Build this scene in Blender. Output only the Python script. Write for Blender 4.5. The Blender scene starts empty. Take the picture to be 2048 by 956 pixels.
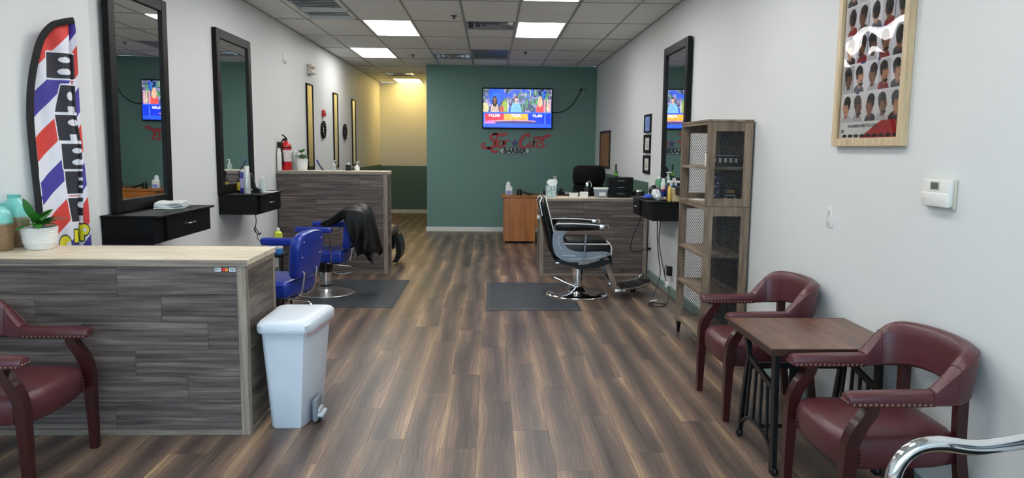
import bpy, math, random
import numpy as np
from mathutils import Vector, Matrix

random.seed(7)
SC = bpy.context.scene
COL = SC.collection
PI = math.pi

# ---------------------------------------------------------------- camera
def make_camera():
    pitch, yaw, roll, f = 0.1222, 0.0303, 0.0096, 1466.5
    fwd = Vector((math.sin(yaw)*math.cos(pitch), math.cos(yaw)*math.cos(pitch), -math.sin(pitch)))
    right = Vector((math.cos(yaw), -math.sin(yaw), 0))
    up = right.cross(fwd)
    r2 = math.cos(roll)*right + math.sin(roll)*up
    u2 = -math.sin(roll)*right + math.cos(roll)*up
    cam = bpy.data.cameras.new('camera'); cam.sensor_fit = 'HORIZONTAL'
    cam.sensor_width = 36.0; cam.lens = f/2048*36.0
    cam.clip_start = 0.02; cam.clip_end = 200
    o = bpy.data.objects.new('camera', cam); COL.objects.link(o)
    m = Matrix((r2, u2, -fwd)).transposed().to_4x4()
    m.translation = (0, 0, 1.51)
    o.matrix_world = m
    SC.camera = o
make_camera()

# ---------------------------------------------------------------- light
W = bpy.data.worlds.new('overcast_sky'); SC.world = W; W.use_nodes = True
bg = W.node_tree.nodes['Background']
bg.inputs[0].default_value = (0.60, 0.81, 1.0, 1); bg.inputs[1].default_value = 4.6
SC.view_settings.view_transform = 'Standard'
SC.view_settings.look = 'None'
SC.view_settings.gamma = 1
SC.view_settings.use_curve_mapping = False
SC.view_settings.exposure = 0.34
LIGHT_W = 9.5            # radiance of the white ceiling panels
LIGHT_Y = 8.0            # radiance of the warm panel in the back hall
portal = bpy.data.lights.new('window_portal', 'AREA'); portal.shape = 'RECTANGLE'
portal.size = 4.7; portal.size_y = 2.5; portal.cycles.is_portal = True
po = bpy.data.objects.new('window_portal', portal); COL.objects.link(po)
po.location = (-0.5, -1.32, 1.42); po.rotation_euler = (PI/2, 0, 0)

# ---------------------------------------------------------------- helpers
def lin(c):
    c = c/255.0
    return c/12.92 if c <= 0.04045 else ((c+0.055)/1.055)**2.4
def rgb(r, g, b): return (lin(r), lin(g), lin(b), 1.0)

class MB:
    def __init__(s): s.v = []; s.f = []; s.s = []
    def add(s, vs, fs, smooth=False, M=None):
        if M is not None: vs = [tuple(M @ Vector(p)) for p in vs]
        key = {}; mp = []; b = len(s.v); out = []
        for p in vs:
            k = (round(p[0], 6), round(p[1], 6), round(p[2], 6))
            if k not in key: key[k] = b+len(out); out.append(tuple(p))
            mp.append(key[k])
        s.v += out
        for f in fs:
            g = []
            for i in f:
                j = mp[i]
                if not g or (j != g[-1]): g.append(j)
            if len(g) > 1 and g[0] == g[-1]: g.pop()
            if len(set(g)) == len(g) and len(g) > 2: s.f.append(g); s.s.append(smooth)
        return s
    def box(s, a, b, bev=0.0, M=None):
        c = [(a[i]+b[i])/2 for i in range(3)]; d = [abs(b[i]-a[i]) for i in range(3)]
        if bev > 0: return s.rbox(c, d, min(bev, min(d)*0.49), 1, M, False)
        x0, y0, z0, x1, y1, z1 = *[min(a[i], b[i]) for i in range(3)], *[max(a[i], b[i]) for i in range(3)]
        v = [(x0,y0,z0),(x1,y0,z0),(x1,y1,z0),(x0,y1,z0),(x0,y0,z1),(x1,y0,z1),(x1,y1,z1),(x0,y1,z1)]
        return s.add(v, [(3,2,1,0),(4,5,6,7),(0,1,5,4),(1,2,6,5),(2,3,7,6),(3,0,4,7)], False, M)
    def rbox(s, c, d, r, n=3, M=None, smooth=True):
        hx, hy, hz = d[0]/2, d[1]/2, d[2]/2
        r = min(r, hx, hy, hz)
        lon = []
        for q, (sx, sy) in enumerate(((1,1),(-1,1),(-1,-1),(1,-1))):
            for k in range(n+1):
                t = (q + k/n)*PI/2
                lon.append((sx, sy, math.cos(t), math.sin(t)))
        lat = [(-1, -PI/2+k/n*PI/2) for k in range(n+1)] + [(1, k/n*PI/2) for k in range(n+1)]
        v = []; m = len(lon)
        for sz, ph in lat:
            for sx, sy, ct, st in lon:
                v.append((c[0]+sx*(hx-r)+r*math.cos(ph)*ct, c[1]+sy*(hy-r)+r*math.cos(ph)*st, c[2]+sz*(hz-r)+r*math.sin(ph)))
        f = []
        for i in range(len(lat)-1):
            for j in range(m):
                k = (j+1) % m
                f.append((i*m+j, i*m+k, (i+1)*m+k, (i+1)*m+j))
        f.append(tuple(range(m-1, -1, -1))); f.append(tuple((len(lat)-1)*m+j for j in range(m)))
        return s.add(v, f, smooth, M)
    def loft(s, rings, cap=True, smooth=True, closed=True, M=None):
        m = len(rings[0]); v = [p for r in rings for p in r]; f = []
        for i in range(len(rings)-1):
            for j in range(m if closed else m-1):
                k = (j+1) % m
                f.append((i*m+j, i*m+k, (i+1)*m+k, (i+1)*m+j))
        if cap and closed:
            f.append(tuple(range(m-1, -1, -1))); f.append(tuple((len(rings)-1)*m+j for j in range(m)))
        return s.add(v, f, smooth, M)
    def tube(s, pts, r, n=8, closed=False, M=None, flat=1.0, smooth=True, square=False):
        P = [Vector(p) for p in pts]; N = len(P)
        R = r if isinstance(r, (list, tuple)) else [r]*N
        T = []
        for i in range(N):
            a = P[(i-1) % N] if (closed or i > 0) else P[i]
            b = P[(i+1) % N] if (closed or i < N-1) else P[i]
            t = (b-a); T.append(t.normalized() if t.length > 1e-9 else Vector((0,0,1)))
        up = Vector((0,0,1)) if abs(T[0].z) < 0.9 else Vector((1,0,0))
        nrm = (up - T[0]*up.dot(T[0])).normalized()
        rings = []
        for i in range(N):
            nrm = nrm - T[i]*nrm.dot(T[i])
            nrm = nrm.normalized() if nrm.length > 1e-6 else T[i].orthogonal().normalized()
            bi = T[i].cross(nrm)
            ring = []
            for k in range(n):
                a = 2*PI*(k+(0.5 if square else 0))/n
                ring.append(tuple(P[i] + nrm*math.cos(a)*R[i]*flat + bi*math.sin(a)*R[i]))
            rings.append(ring)
        if closed: rings.append(rings[0])
        return s.loft(rings, cap=not closed, smooth=smooth and not square, M=M)
    def bar(s, a, b, w, d, M=None):          # square bar between two points, w across (horizontal), d other
        A, B = Vector(a), Vector(b); t = (B-A).normalized()
        h = t.cross(Vector((0,0,1)));
        h = Vector((1,0,0)) if h.length < 1e-3 else h.normalized()
        u = h.cross(t).normalized()
        rings = [[tuple(Q + h*sx*w/2 + u*sy*d/2) for sx, sy in ((-1,-1),(1,-1),(1,1),(-1,1))] for Q in (A, B)]
        return s.loft(rings, smooth=False, M=M)
    def sweep(s, pts, w, d, axis, M=None):    # rectangular section swept, width w along fixed axis, d perpendicular in plane
        P = [Vector(p) for p in pts]; ax = Vector(axis).normalized(); rings = []
        for i, p in enumerate(P):
            a = P[max(0, i-1)]; b = P[min(len(P)-1, i+1)]
            t = (b-a).normalized(); n = ax.cross(t).normalized()
            ww = w[i] if isinstance(w, (list, tuple)) else w
            dd = d[i] if isinstance(d, (list, tuple)) else d
            rings.append([tuple(p + ax*sx*ww/2 + n*sy*dd/2) for sx, sy in ((-1,-1),(1,-1),(1,1),(-1,1))])
        return s.loft(rings, smooth=False, M=M)
    def lathe(s, prof, n=24, c=(0,0,0), M=None, smooth=True):
        rings = []
        for r, z in prof:
            r = max(r, 0.0)
            rings.append([(c[0]+r*math.cos(2*PI*k/n), c[1]+r*math.sin(2*PI*k/n), c[2]+z) for k in range(n)])
        return s.loft(rings, cap=True, smooth=smooth, M=M)
    def prism(s, poly, d0, d1, axis='y', M=None, smooth=False):
        def mk(p, d):
            if axis == 'y': return (p[0], d, p[1])
            if axis == 'x': return (d, p[0], p[1])
            return (p[0], p[1], d)
        n = len(poly)
        v = [mk(p, d0) for p in poly] + [mk(p, d1) for p in poly]
        f = [tuple(range(n-1, -1, -1)), tuple(range(n, 2*n))] + [(i, (i+1) % n, n+(i+1) % n, n+i) for i in range(n)]
        return s.add(v, f, smooth, M)
    def ball(s, c, r, n=10, M=None):
        if not isinstance(r, (tuple, list)): r = (r, r, r)
        v = []; f = []; m = n
        for i in range(n//2+1):
            ph = -PI/2 + PI*i/(n//2)
            for k in range(m):
                v.append((c[0]+r[0]*math.cos(ph)*math.cos(2*PI*k/m), c[1]+r[1]*math.cos(ph)*math.sin(2*PI*k/m), c[2]+r[2]*math.sin(ph)))
        for i in range(n//2):
            for k in range(m):
                f.append((i*m+k, i*m+(k+1) % m, (i+1)*m+(k+1) % m, (i+1)*m+k))
        return s.add(v, f, True, M)
    def mesh(s, name):
        me = bpy.data.meshes.new(name)
        me.from_pydata(s.v, [], s.f)
        me.polygons.foreach_set('use_smooth', s.s)
        me.update()
        import bmesh
        bm = bmesh.new(); bm.from_mesh(me); bmesh.ops.recalc_face_normals(bm, faces=bm.faces[:])
        for e in bm.edges:
            if len(e.link_faces) == 2 and e.calc_face_angle(0) > 0.75: e.smooth = False
        bm.to_mesh(me); bm.free()
        return me
    def build(s, name, m, parent=None, loc=None):
        me = s.mesh(name); me.materials.append(m)
        o = bpy.data.objects.new(name, me); COL.objects.link(o)
        if parent: o.parent = parent
        if loc: o.location = loc
        return o

def link(name, me, parent=None, loc=None):
    o = bpy.data.objects.new(name, me); COL.objects.link(o)
    if parent: o.parent = parent
    if loc: o.location = loc
    return o
def tag(o, label, cat, group=None):
    o['label'] = label; o['category'] = cat
    if group: o['group'] = group
    return o
def struct(o, label=None):
    o['kind'] = 'structure'
    if label: o['label'] = label
    return o
def thing(name, label, cat, loc=(0,0,0), rz=0.0, group=None):
    o = bpy.data.objects.new(name, None); COL.objects.link(o)
    o.empty_display_size = 0.05
    o.location = loc; o.rotation_euler = (0, 0, rz)
    return tag(o, label, cat, group)
def dup(root, loc, rz, label, group=None):
    def cp(o, par):
        c = o.copy(); COL.objects.link(c)
        c.parent = par
        for ch in o.children: cp(ch, c)
        return c
    r = cp(root, None); r.location = loc; r.rotation_euler = (0, 0, rz); r['label'] = label
    if group: r['group'] = group
    return r
def smooth_path(pts, k=6):
    P = [Vector(p) for p in pts]; out = []
    for i in range(len(P)-1):
        p0 = P[max(0, i-1)]; p1 = P[i]; p2 = P[i+1]; p3 = P[min(len(P)-1, i+2)]
        for j in range(k):
            t = j/k
            out.append(0.5*((2*p1)+(p2-p0)*t+(2*p0-5*p1+4*p2-p3)*t*t+(3*p1-p0-3*p2+p3)*t**3))
    out.append(P[-1]); return [tuple(p) for p in out]
def smooth2(pts, k=5):
    q = smooth_path([(a, b, 0) for a, b in pts], k)
    return [(a, b) for a, b, _ in q]
def text_mb(txt, size, depth, bold=0.0, shear=0.0, align='CENTER', sx=1.0):
    cu = bpy.data.curves.new('t', 'FONT'); cu.body = txt; cu.size = size; cu.extrude = depth; cu.offset = bold
    cu.align_x = align; cu.align_y = 'CENTER'; cu.shear = shear; cu.resolution_u = 3
    o = bpy.data.objects.new('t', cu); COL.objects.link(o)
    bpy.context.view_layer.update()
    me = bpy.data.meshes.new_from_object(o.evaluated_get(bpy.context.evaluated_depsgraph_get()))
    mb = MB()
    mb.v = [(v.co.x*sx, v.co.y, v.co.z) for v in me.vertices]
    mb.f = [list(p.vertices) for p in me.polygons]; mb.s = [False]*len(mb.f)
    bpy.data.objects.remove(o); bpy.data.meshes.remove(me); bpy.data.curves.remove(cu)
    return mb
def xform(mb, M):
    mb.v = [tuple(M @ Vector(p)) for p in mb.v]; return mb
FACE_CAM = Matrix(((1,0,0),(0,0,-1),(0,1,0))).to_4x4()          # text plane xy -> facing -Y
FACE_LEFT = Matrix(((0,0,-1),(-1,0,0),(0,1,0))).to_4x4()        # text plane xy -> facing -X (on the right wall)
FACE_RIGHT = Matrix(((0,0,1),(1,0,0),(0,1,0))).to_4x4()         # facing +X
def T(x, y, z): return Matrix.Translation((x, y, z))

# ---------------------------------------------------------------- materials
MATS = {}
def base_mat(name):
    m = bpy.data.materials.new(name); m.use_nodes = True
    nt = m.node_tree; b = nt.nodes['Principled BSDF']
    return m, nt, b
def N(nt, t, **kw):
    n = nt.nodes.new(t)
    for k, v in kw.items(): setattr(n, k, v)
    return n
def mat(name, col, rough=0.5, metal=0.0, var=0.0, vscale=8.0, bump=0.0, bscale=60.0, spec=0.5, coat=0.0, alpha=1.0, trans=0.0):
    if name in MATS: return MATS[name]
    m, nt, b = base_mat(name); L = nt.links
    b.inputs['Base Color'].default_value = col; b.inputs['Roughness'].default_value = rough
    b.inputs['Metallic'].default_value = metal; b.inputs['Specular IOR Level'].default_value = spec
    b.inputs['Coat Weight'].default_value = coat; b.inputs['Transmission Weight'].default_value = trans
    b.inputs['Alpha'].default_value = alpha
    tc = N(nt, 'ShaderNodeTexCoord')
    nz = N(nt, 'ShaderNodeTexNoise'); nz.inputs['Scale'].default_value = vscale; nz.inputs['Detail'].default_value = 4
    L.new(tc.outputs['Object'], nz.inputs['Vector'])
    v = max(var, 0.03)
    rp = N(nt, 'ShaderNodeValToRGB')
    rp.color_ramp.elements[0].position = 0.3; rp.color_ramp.elements[1].position = 0.7
    rp.color_ramp.elements[0].color = (col[0]*(1-v), col[1]*(1-v), col[2]*(1-v), 1)
    rp.color_ramp.elements[1].color = (min(1, col[0]*(1+v)), min(1, col[1]*(1+v)), min(1, col[2]*(1+v)), 1)
    L.new(nz.outputs['Fac'], rp.inputs['Fac']); L.new(rp.outputs['Color'], b.inputs['Base Color'])
    if bump > 0:
        n2 = N(nt, 'ShaderNodeTexNoise'); n2.inputs['Scale'].default_value = bscale; n2.inputs['Detail'].default_value = 3
        L.new(tc.outputs['Object'], n2.inputs['Vector'])
        bp = N(nt, 'ShaderNodeBump'); bp.inputs['Strength'].default_value = bump; bp.inputs['Distance'].default_value = 0.01
        L.new(n2.outputs['Fac'], bp.inputs['Height']); L.new(bp.outputs['Normal'], b.inputs['Normal'])
    MATS[name] = m; return m
def emit(name, col, strength):
    m, nt, b = base_mat(name)
    b.inputs['Base Color'].default_value = (0.8, 0.8, 0.8, 1)
    b.inputs['Emission Color'].default_value = col; b.inputs['Emission Strength'].default_value = strength
    MATS[name] = m; return m
def print_mat(name, rough=0.5, emission=0.0, coat=0.0):
    m, nt, b = base_mat(name)
    a = N(nt, 'ShaderNodeAttribute'); a.attribute_name = 'print'
    if emission:
        b.inputs['Base Color'].default_value = (0.01, 0.01, 0.01, 1)
        nt.links.new(a.outputs['Color'], b.inputs['Emission Color']); b.inputs['Emission Strength'].default_value = emission
    else:
        nt.links.new(a.outputs['Color'], b.inputs['Base Color'])
    b.inputs['Roughness'].default_value = rough; b.inputs['Coat Weight'].default_value = coat
    b.inputs['Coat Roughness'].default_value = 0.03
    return m
def wood(name, cols, axis='x', along=1.2, across=16.0, rough=0.5, fine=90.0, bump=0.12, contrast=1.0, rings=0.0, blotch=0.35, rv=0.12):
    """cols: dark, mid, light. Grain runs along the given local axis; every object shifts the pattern."""
    m, nt, b = base_mat(name); L = nt.links
    tc = N(nt, 'ShaderNodeTexCoord'); oi = N(nt, 'ShaderNodeObjectInfo')
    mul = N(nt, 'ShaderNodeMath', operation='MULTIPLY'); mul.inputs[1].default_value = 57.0
    L.new(oi.outputs['Random'], mul.inputs[0])
    cmb = N(nt, 'ShaderNodeCombineXYZ')
    for k in range(3): L.new(mul.outputs[0], cmb.inputs[k])
    addv = N(nt, 'ShaderNodeVectorMath', operation='ADD')
    L.new(tc.outputs['Object'], addv.inputs[0]); L.new(cmb.outputs[0], addv.inputs[1])
    def mapped(al, ac):
        mp = N(nt, 'ShaderNodeMapping'); sc = [ac, ac, ac]; sc['xyz'.index(axis)] = al
        mp.inputs['Scale'].default_value = sc
        L.new(addv.outputs[0], mp.inputs['Vector']); return mp
    n1 = N(nt, 'ShaderNodeTexNoise'); n1.inputs['Scale'].default_value = 1.0; n1.inputs['Detail'].default_value = 5; n1.inputs['Roughness'].default_value = 0.6; n1.inputs['Distortion'].default_value = 0.4
    L.new(mapped(along, across).outputs[0], n1.inputs['Vector'])
    rp = N(nt, 'ShaderNodeValToRGB'); e = rp.color_ramp.elements
    w = 0.19/contrast
    e[0].position = 0.5-w; e[0].color = cols[0]; e[1].position = 0.5+w; e[1].color = cols[2]
    mid = e.new(0.5); mid.color = cols[1]
    L.new(n1.outputs['Fac'], rp.inputs['Fac'])
    n2 = N(nt, 'ShaderNodeTexNoise'); n2.inputs['Scale'].default_value = 1.0; n2.inputs['Detail'].default_value = 4; n2.inputs['Roughness'].default_value = 0.7
    L.new(mapped(along*4, fine).outputs[0], n2.inputs['Vector'])
    r2 = N(nt, 'ShaderNodeMapRange'); r2.inputs['From Min'].default_value = 0.3; r2.inputs['From Max'].default_value = 0.7
    r2.inputs['To Min'].default_value = 0.72; r2.inputs['To Max'].default_value = 1.18
    L.new(n2.outputs['Fac'], r2.inputs['Value'])
    mx = N(nt, 'ShaderNodeMix', data_type='RGBA', blend_type='MULTIPLY'); mx.inputs['Factor'].default_value = 1.0
    L.new(rp.outputs['Color'], mx.inputs['A']); L.new(r2.outputs['Result'], mx.inputs['B'])
    last = mx.outputs['Result']
    if rings > 0:
        mp = mapped(0.7, 5.0)
        n3 = N(nt, 'ShaderNodeTexNoise'); n3.inputs['Scale'].default_value = 1.0; n3.inputs['Detail'].default_value = 1
        L.new(mp.outputs[0], n3.inputs['Vector'])
        ms = N(nt, 'ShaderNodeMath', operation='MULTIPLY'); ms.inputs[1].default_value = 95.0; L.new(n3.outputs['Fac'], ms.inputs[0])
        sn = N(nt, 'ShaderNodeMath', operation='SINE'); L.new(ms.outputs[0], sn.inputs[0])
        r3 = N(nt, 'ShaderNodeMapRange'); r3.inputs['From Min'].default_value = -1; r3.inputs['From Max'].default_value = 1
        r3.inputs['To Min'].default_value = 1-rings; r3.inputs['To Max'].default_value = 1+rings*0.5
        L.new(sn.outputs[0], r3.inputs['Value'])
        m3 = N(nt, 'ShaderNodeMix', data_type='RGBA', blend_type='MULTIPLY'); m3.inputs['Factor'].default_value = 1.0
        L.new(last, m3.inputs['A']); L.new(r3.outputs['Result'], m3.inputs['B']); last = m3.outputs['Result']
    n4 = N(nt, 'ShaderNodeTexNoise'); n4.inputs['Scale'].default_value = 1.0; n4.inputs['Detail'].default_value = 2
    L.new(mapped(1.0, 6.0).outputs[0], n4.inputs['Vector'])
    r4 = N(nt, 'ShaderNodeMapRange'); r4.inputs['From Min'].default_value = 0.3; r4.inputs['From Max'].default_value = 0.7
    r4.inputs['To Min'].default_value = 1-blotch; r4.inputs['To Max'].default_value = 1+blotch*0.6
    L.new(n4.outputs['Fac'], r4.inputs['Value'])
    m4 = N(nt, 'ShaderNodeMix', data_type='RGBA', blend_type='MULTIPLY'); m4.inputs['Factor'].default_value = 1.0
    L.new(last, m4.inputs['A']); L.new(r4.outputs['Result'], m4.inputs['B'])
    rt = N(nt, 'ShaderNodeMath', operation='MULTIPLY_ADD'); rt.inputs[1].default_value = rv; rt.inputs[2].default_value = 1-rv/2
    L.new(oi.outputs['Random'], rt.inputs[0])
    m5 = N(nt, 'ShaderNodeMix', data_type='RGBA', blend_type='MULTIPLY'); m5.inputs['Factor'].default_value = 1.0
    L.new(m4.outputs['Result'], m5.inputs['A']); L.new(rt.outputs[0], m5.inputs['B'])
    L.new(m5.outputs['Result'], b.inputs['Base Color'])
    b.inputs['Roughness'].default_value = rough
    bp = N(nt, 'ShaderNodeBump'); bp.inputs['Strength'].default_value = bump; bp.inputs['Distance'].default_value = 0.004
    L.new(n2.outputs['Fac'], bp.inputs['Height']); L.new(bp.outputs['Normal'], b.inputs['Normal'])
    return m

def floor_wood(name):
    """vinyl planks: dark heart with tan margins, long streaks, oval growth rings; local x across, y along"""
    m, nt, b = base_mat(name); L = nt.links
    tc = N(nt, 'ShaderNodeTexCoord'); oi = N(nt, 'ShaderNodeObjectInfo'); sp = N(nt, 'ShaderNodeSeparateXYZ')
    L.new(tc.outputs['Object'], sp.inputs[0])
    def math_(op, a, b_=None, c=None):
        n = N(nt, 'ShaderNodeMath', operation=op)
        for i, v in enumerate((a, b_, c)):
            if v is None: continue
            if isinstance(v, (int, float)): n.inputs[i].default_value = v
            else: L.new(v, n.inputs[i])
        return n.outputs[0]
    sh = math_('MULTIPLY', oi.outputs['Random'], 83.0)
    def noise(sx, sy, detail=3, rough=0.5, off=0.0):
        c = N(nt, 'ShaderNodeCombineXYZ')
        L.new(math_('MULTIPLY_ADD', sp.outputs['X'], sx, sh), c.inputs[0]); L.new(math_('MULTIPLY', sp.outputs['Y'], sy), c.inputs[1]); L.new(math_('ADD', sh, off), c.inputs[2])
        n = N(nt, 'ShaderNodeTexNoise'); n.inputs['Scale'].default_value = 1; n.inputs['Detail'].default_value = detail; n.inputs['Roughness'].default_value = rough
        L.new(c.outputs[0], n.inputs['Vector']); return n.outputs['Fac']
    wob = math_('MULTIPLY_ADD', noise(0.0, 0.75, 1, 0.5, 3.0), 0.20, -0.10)
    ax = math_('MINIMUM', math_('DIVIDE', math_('ABSOLUTE', math_('ADD', sp.outputs['X'], wob)), 0.11), 1.2)
    streak = noise(26, 0.8, 4, 0.6, 9.0)
    big = noise(6, 0.9, 2, 0.5, 21.0)
    fac = math_('ADD', math_('MULTIPLY', ax, 0.42), math_('ADD', math_('MULTIPLY', streak, 0.55), math_('MULTIPLY_ADD', big, 0.60, -0.33)))
    rp = N(nt, 'ShaderNodeValToRGB'); e = rp.color_ramp.elements
    e[0].position = 0.12; e[0].color = rgb(64, 56, 54); e[1].position = 0.85; e[1].color = rgb(176, 147, 117)
    for p, c in ((0.36, rgb(92, 78, 71)), (0.58, rgb(122, 101, 86))):
        q = e.new(p); q.color = c
    L.new(fac, rp.inputs['Fac'])
    ring = math_('SINE', math_('MULTIPLY', math_('ADD', math_('MULTIPLY', ax, 0.55), noise(5, 0.55, 1, 0.5, 33.0)), 52.0))
    rm = N(nt, 'ShaderNodeMapRange'); rm.inputs['From Min'].default_value = -1; rm.inputs['From Max'].default_value = 1; rm.inputs['To Min'].default_value = 0.85; rm.inputs['To Max'].default_value = 1.08
    L.new(ring, rm.inputs['Value'])
    fine = noise(150, 5, 3, 0.7, 50.0)
    fm = N(nt, 'ShaderNodeMapRange'); fm.inputs['From Min'].default_value = 0.3; fm.inputs['From Max'].default_value = 0.7; fm.inputs['To Min'].default_value = 0.78; fm.inputs['To Max'].default_value = 1.20
    L.new(fine, fm.inputs['Value'])
    tone = math_('MULTIPLY_ADD', oi.outputs['Random'], 0.22, 0.89)
    k = math_('MULTIPLY', math_('MULTIPLY', rm.outputs['Result'], fm.outputs['Result']), tone)
    mx = N(nt, 'ShaderNodeMix', data_type='RGBA', blend_type='MULTIPLY'); mx.inputs['Factor'].default_value = 1
    L.new(rp.outputs['Color'], mx.inputs['A']); L.new(k, mx.inputs['B']); L.new(mx.outputs['Result'], b.inputs['Base Color'])
    b.inputs['Roughness'].default_value = 0.38
    bp = N(nt, 'ShaderNodeBump'); bp.inputs['Strength'].default_value = 0.10; bp.inputs['Distance'].default_value = 0.004
    L.new(fine, bp.inputs['Height']); L.new(bp.outputs['Normal'], b.inputs['Normal'])
    return m

WALL = mat('white_wall_paint', rgb(220, 223, 223), 0.55, var=0.012, vscale=0.6, bump=0.05, bscale=140)
GREEN = mat('green_wall_paint', rgb(101, 137, 128), 0.5, var=0.03, vscale=0.5, bump=0.05, bscale=140)
DGREEN = mat('dark_green_wainscot_paint', rgb(80, 110, 98), 0.45, var=0.03, vscale=0.5)
WHITE = mat('white_trim_paint', rgb(228, 228, 222), 0.4)
TEALTRIM = mat('grey_green_trim_paint', rgb(120, 145, 138), 0.45)
TILE = mat('ceiling_tile_board', rgb(232, 232, 228), 0.85, var=0.03, vscale=2.0, bump=0.25, bscale=160)
TBAR = mat('ceiling_grid_metal', rgb(150, 152, 150), 0.45)
BLACK = mat('black_laminate', rgb(7, 7, 9), 0.45, var=0.08, spec=0.22)
BLACKM = mat('black_iron', rgb(10, 10, 12), 0.42, bump=0.1, spec=0.4)
BLACKP = mat('black_plastic', rgb(9, 9, 10), 0.35, spec=0.4)
DUCTSHADE = mat('duct_shade_black', rgb(12, 12, 12), 0.9)  # near-black plates paint the shade inside the ceiling vents
MIRROR = mat('mirror_silver', (0.86, 0.88, 0.88, 1), 0.015, metal=1.0, var=0.0)
CHROME = mat('polished_chrome', (0.82, 0.83, 0.85, 1), 0.08, metal=1.0)
STEEL = mat('brushed_steel', (0.62, 0.62, 0.62, 1), 0.28, metal=1.0)
BURG = mat('burgundy_leather', rgb(84, 40, 46), 0.33, var=0.10, vscale=5, bump=0.18, bscale=170)
MAHOG = mat('mahogany_stained_wood', rgb(54, 19, 20), 0.28, var=0.22, vscale=14, bump=0.05)
BRASS = mat('antique_brass_nails', (0.30, 0.21, 0.16, 1), 0.35, metal=1.0)
BLUE = mat('blue_vinyl', rgb(26, 52, 150), 0.30, var=0.06, bump=0.06, bscale=120)
BVINYL = mat('black_vinyl', rgb(7, 7, 8), 0.36, spec=0.35, var=0.05, bump=0.06, bscale=120)
PIPING = mat('white_piping', rgb(225, 225, 220), 0.4)
GREYMET = mat('grey_cast_aluminium', rgb(128, 137, 148), 0.42, metal=0.25)
CAPE = mat('black_nylon_cape', rgb(6, 6, 8), 0.5, bump=0.2, bscale=14, spec=0.25)
RUBBER = mat('charcoal_rubber_mat', rgb(50, 56, 62), 0.6, var=0.05, bump=0.1, bscale=220)
CANW = mat('white_bin_plastic', rgb(205, 214, 224), 0.38, var=0.01)
PINK = mat('pink_bin_bag', rgb(214, 176, 184), 0.5)
CREAM = wood('cream_wood_countertop', (rgb(206, 190, 164), rgb(224, 211, 188), rgb(236, 226, 206)), 'x', 1.0, 9.0, 0.45, 60, 0.05, 0.8, 0, 0.12)
FLOORW = floor_wood('walnut_vinyl_floor_planks')
GREYW = wood('weathered_grey_plank_cladding', (rgb(62, 52, 50), rgb(94, 83, 80), rgb(128, 116, 110)), 'x', 1.7, 46.0, 0.6, 230, 0.14, 1.05, 0.04, 0.2)
GREYT = wood('grey_wood_trim', (rgb(104, 94, 84), rgb(138, 126, 114), rgb(164, 152, 138)), 'z', 1.4, 30.0, 0.55, 120, 0.1, 0.9, 0, 0.12)
GREYTX = wood('grey_wood_trim_level', (rgb(104, 94, 84), rgb(138, 126, 114), rgb(164, 152, 138)), 'x', 1.4, 30.0, 0.55, 120, 0.1, 0.9, 0, 0.12)
OAK = wood('rustic_oak_laminate', (rgb(92, 76, 60), rgb(124, 106, 88), rgb(148, 130, 110)), 'z', 2.0, 26.0, 0.5, 130, 0.1, 0.9, 0, 0.18)
OAKX = wood('rustic_oak_laminate_level', (rgb(96, 80, 64), rgb(132, 114, 95), rgb(158, 140, 120)), 'y', 2.0, 26.0, 0.5, 130, 0.1, 0.9, 0, 0.18)
HONEY = wood('honey_oak_veneer', (rgb(150, 88, 38), rgb(176, 108, 50), rgb(194, 126, 64)), 'z', 1.2, 16.0, 0.35, 110, 0.05, 0.8, 0, 0.15)
WALNUT = wood('dark_walnut_tabletop', (rgb(84, 54, 42), rgb(106, 72, 56), rgb(128, 90, 70)), 'x', 3.0, 22.0, 0.34, 120, 0.0, 0.6, 0.0, 0.08, 0.35)
BLOND = wood('blond_wood_frame', (rgb(190, 168, 130), rgb(208, 186, 150), rgb(220, 202, 170)), 'z', 1.4, 40.0, 0.45, 120, 0.04, 0.8, 0, 0.1)
CORK = mat('cork_board', rgb(150, 112, 72), 0.85, var=0.18, vscale=120, bump=0.2, bscale=200)
CERAM = mat('white_ceramic', rgb(226, 226, 222), 0.35, var=0.02)
LEAF = mat('green_leaf', rgb(52, 118, 40), 0.38, var=0.3, vscale=18)
SOIL = mat('potting_soil', rgb(50, 38, 28), 0.9, var=0.4, vscale=90, bump=0.5)
PLASTICW = mat('white_plastic', rgb(226, 226, 222), 0.4)
BEIGE = mat('beige_plastic', rgb(206, 200, 184), 0.45)
RED = mat('red_enamel', rgb(196, 26, 34), 0.28)
CORD = mat('black_cord_rubber', rgb(20, 20, 20), 0.55)
def clear(name, col, fac, rough=0.05):
    m, nt, b = base_mat(name)
    b.inputs['Base Color'].default_value = col; b.inputs['Roughness'].default_value = rough
    tr = N(nt, 'ShaderNodeBsdfTransparent'); tr.inputs[0].default_value = (0.95, 0.98, 0.98, 1)
    mx = N(nt, 'ShaderNodeMixShader'); mx.inputs[0].default_value = fac
    nt.links.new(tr.outputs[0], mx.inputs[1]); nt.links.new(b.outputs[0], mx.inputs[2])
    nt.links.new(mx.outputs[0], nt.nodes['Material Output'].inputs['Surface'])
    MATS[name] = m; return m
GLASS = clear('window_glass', (0.9, 0.95, 0.95, 1), 0.06)
CLEARP = clear('clear_plastic', rgb(215, 228, 226), 0.35, 0.1)
GREENGEL = clear('green_gel_plastic', rgb(60, 160, 110), 0.65, 0.1)
TUBP = clear('frosted_grey_plastic', rgb(150, 165, 176), 0.75, 0.3)
PANEL = emit('lit_panel_white', (1.0, 0.985, 0.96, 1), LIGHT_W)
PANELY = emit('lit_panel_warm', (1.0, 0.68, 0.20, 1), LIGHT_Y)
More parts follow.
